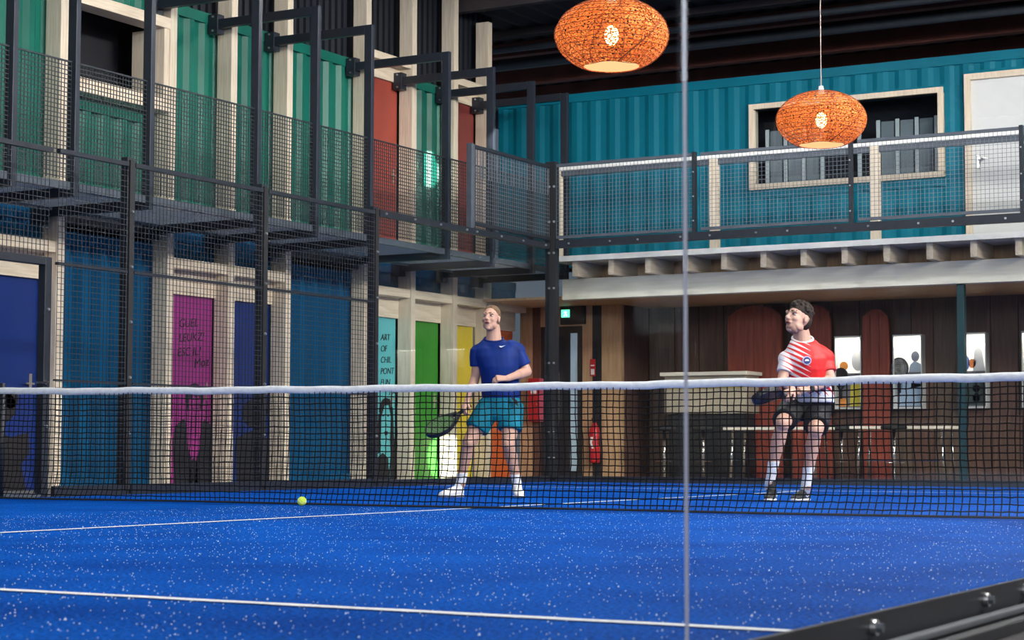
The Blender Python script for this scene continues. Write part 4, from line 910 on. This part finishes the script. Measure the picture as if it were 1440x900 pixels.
b.build('body', SKIN2, p2, remesh=.005, sm=3)
face(p2, L2, Mx2, .009, k=1.12)
hb = MB(); rnd = random.Random(11)
HS = 1.12
hb.ell(hc+Mx2@(Vector((0,-.026,.056))*HS), .080*HS, .094*HS, .076*HS, 20, 12, Mx2).ell(hc+Mx2@(Vector((0,-.072,.005))*HS), .068*HS, .046*HS, .072*HS, 18, 10, Mx2)
for i in range(150):
    a = rnd.uniform(0, 2*PI); e = rnd.uniform(.0, 1.45); v = Vector((math.cos(a)*math.cos(e), math.sin(a)*math.cos(e), math.sin(e)))
    if v.y > .45 and v.z < .38: continue
    q = Vector((v.x*.080, -.022+v.y*.098, .056+v.z*.078))*HS; r = rnd.uniform(.010, .018); hb.ell(hc+Mx2@q, r, r, r, 8, 6)
hb.build('hair', mat('curly_dark_hair', (.018,.010,.007), .8, var=.4, vscale=50, bump=.5), p2, remesh=.0055, sm=1)
MB().ell(hc+Mx2@(Vector((0,.033,-.078))*HS), .0455*HS, .0555*HS, .039*HS, 18, 12, Mx2).build('beard', mat('short_stubble', (.27,.155,.12), .8, var=.25, vscale=70), p2, smooth=True)
def jersey():
    m = bpy.data.materials.new('red_white_striped_jersey'); m.use_nodes = True; N = m.node_tree.nodes; L = m.node_tree.links; b = N['Principled BSDF']; b.inputs['Roughness'].default_value = .6
    tc = N.new('ShaderNodeTexCoord')
    def dot(v):
        d = N.new('ShaderNodeVectorMath'); d.operation = 'DOT_PRODUCT'; d.inputs[1].default_value = tuple(v); L.new(tc.outputs['Object'], d.inputs[0]); return d.outputs['Value']
    def M_(op, a, b_=0.0, clamp=False):
        n = N.new('ShaderNodeMath'); n.operation = op; n.use_clamp = clamp
        for i, q in enumerate((a, b_)):
            if hasattr(q, 'links'): L.new(q, n.inputs[i])
            else: n.inputs[i].default_value = q
        return n.outputs[0]
    A = dot(RC); Z = dot(ZZ); q = dot(RC*.62+ZZ)
    fr = M_('FRACT', M_('DIVIDE', q, .043))
    k = M_('DIVIDE', M_('ADD', A, .05), .25)                    # share of red grows to the right
    k = M_('MINIMUM', k, M_('ADD', M_('MULTIPLY', M_('SUBTRACT', Z, .90), 9.), .45))
    red = M_('LESS_THAN', fr, k)
    low = M_('GREATER_THAN', A, -.055); red = M_('MULTIPLY', red, low)
    nz = N.new('ShaderNodeTexNoise'); nz.inputs['Scale'].default_value = 7; nz.inputs['Detail'].default_value = 2; L.new(tc.outputs['Object'], nz.inputs['Vector'])
    bp = N.new('ShaderNodeBump'); bp.inputs['Strength'].default_value = .8; bp.inputs['Distance'].default_value = .02; L.new(nz.outputs['Fac'], bp.inputs['Height']); L.new(bp.outputs[0], b.inputs['Normal'])
    mx = N.new('ShaderNodeMixRGB'); mx.inputs[1].default_value = (.66,.66,.70,1); mx.inputs[2].default_value = (.60,.010,.012,1); L.new(red, mx.inputs[0]); L.new(mx.outputs[0], b.inputs['Base Color'])
    return m
JS = jersey()
t = MB().loft([(K(1150,566,-.15), RC*.165, TC*.14), (K(1148,556,-.13), RC*.172, TC*.15), (K(1143,540,-.08), RC*.180, TC*.15), (K(1139,520,-.03), RC*.180, TC*.14), (K(1136,505,.0), RC*.185, TC*.12), (K(1135,495,.0), RC*.175, TC*.105), (K(1133,486,.01), RC*.135, TC*.088), (K(1131.5,479,.01), RC*.106, TC*.082-ZZ*.02), (K(1130.5,476.5,.0), RC*.083, TC*.070-ZZ*.034)], 24)
t.cap(K(1117,501,.0), K(1107,505,.0), .076, .068, 16); t.cap(K(1153,498,.0), K(1163,503,-.01), .082, .074, 16)
for s_, e_, f_, r_ in ((sR, eR, .62, .064), (sL, eL, .62, .074)):
    dv = (e_-s_).normalized(); dn = dv.cross(TC).normalized(); dt = dn.cross(dv)
    t.loft([(s_-dv*.02, dn*r_*1.05, dt*.072), (s_+(e_-s_)*f_*.5, dn*r_, dt*.070), (s_+(e_-s_)*f_, dn*r_*1.0, dt*.068)], 16)
sh = t.build('shirt', JS, p2, remesh=.007, sm=5)
MB().tube([K(1130.5,476,.0)+RC*.084*math.cos(2*PI*i/24)+(TC*.072-ZZ*.034)*math.sin(2*PI*i/24) for i in range(25)], .010, 8).build('collar', M['white'], sh, remesh=.004, sm=3)
q = K(1133,508,.118); e = MB().cyl(q, q+TC*.008, .036, n=24).build('emblem', mat('emblem_ring', (.35,.38,.55), .5), sh)
MB().cyl(q+TC*.008, q+TC*.010, .028, n=24).build('emblem_disc', mat('emblem_navy', (.02,.03,.15), .5), e); MB().poly([q+TC*.010+RC*x+ZZ*z for x, z in ((-.018,-.004),(.018,-.004),(.010,.010),(-.010,.010))], TC, .002).build('emblem_mark', M['white'], e)
BS = mat('black_shorts', (.010,.010,.012), .65, var=.3, vscale=6)
t = MB().loft([(K(1146,557,-.15), RC*.155, TC*.13), (K(1142,568,-.20), RC*.180, TC*.14), (K(1140,582,-.20), RC*.175, TC*.14), (K(1139,592,-.19), RC*.12, TC*.11)], 24)
for h, k in ((hipR, kR), (hipL, kL)):
    dv = (k-h).normalized(); dn = dv.cross(ZZ).normalized(); dt = dn.cross(dv).normalized(); e = h+(k-h)*.80
    t.loft([(h-dv*.03, dn*.105, dt*.11), (h+(e-h)*.5, dn*.108, dt*.108), (e, dn*.102, dt*.10), (e+dv*.012, dn*.097, dt*.095)], 20)
t.build('shorts', BS, p2, remesh=.007, sm=4)
wt = wL-(wL-eL).normalized()*.02; dv = (wL-eL).normalized()
w_ = MB().cyl(wt-dv*.012, wt+dv*.012, .034, .033, 18).build('watch_strap', M['rubber'], p2, smooth=True); MB().cyl(wt+TC*.030, wt+TC*.040, .017, n=16).build('watch_face', M['ink'], w_)
KS = mat('black_shoe', (.014,.014,.016), .5, var=.3, vscale=20); WS2 = mat('off_white_sole', (.62,.62,.63), .6)
gR = K(1088,702,-.05); gL = K(1136,704,-.02); gR.z = gL.z = 0
shoe(p2, gR, gR-RC*.07+TC*.27, aR-ZZ*.02, KS, WS2, mark=M['white'], sock=aR+(kR-aR)*.30, sockm=SK, lace=M['rubber'])
shoe(p2, gL, gL-RC*.15+TC*.24, aL-ZZ*.02, KS, WS2, mark=M['white'], sock=aL+(kL-aL)*.30, sockm=SK, lace=M['rubber'])
gc = wR+hdR*.085-(RC*.3+ZZ*.9).normalized()*.025
rv = (-RC*.68+TC*.70-ZZ*.02).normalized(); ru = (TC*.75+RC*.35+ZZ*.42); ru = (ru-rv*ru.dot(rv)).normalized()
racket('padel_racket', gc+rv*.26, .125, 0, 'black racket held in front by the player in red and white', mat('dark_racket_face', (.018,.019,.022), .4), blk, ru, rv, hl=.15)
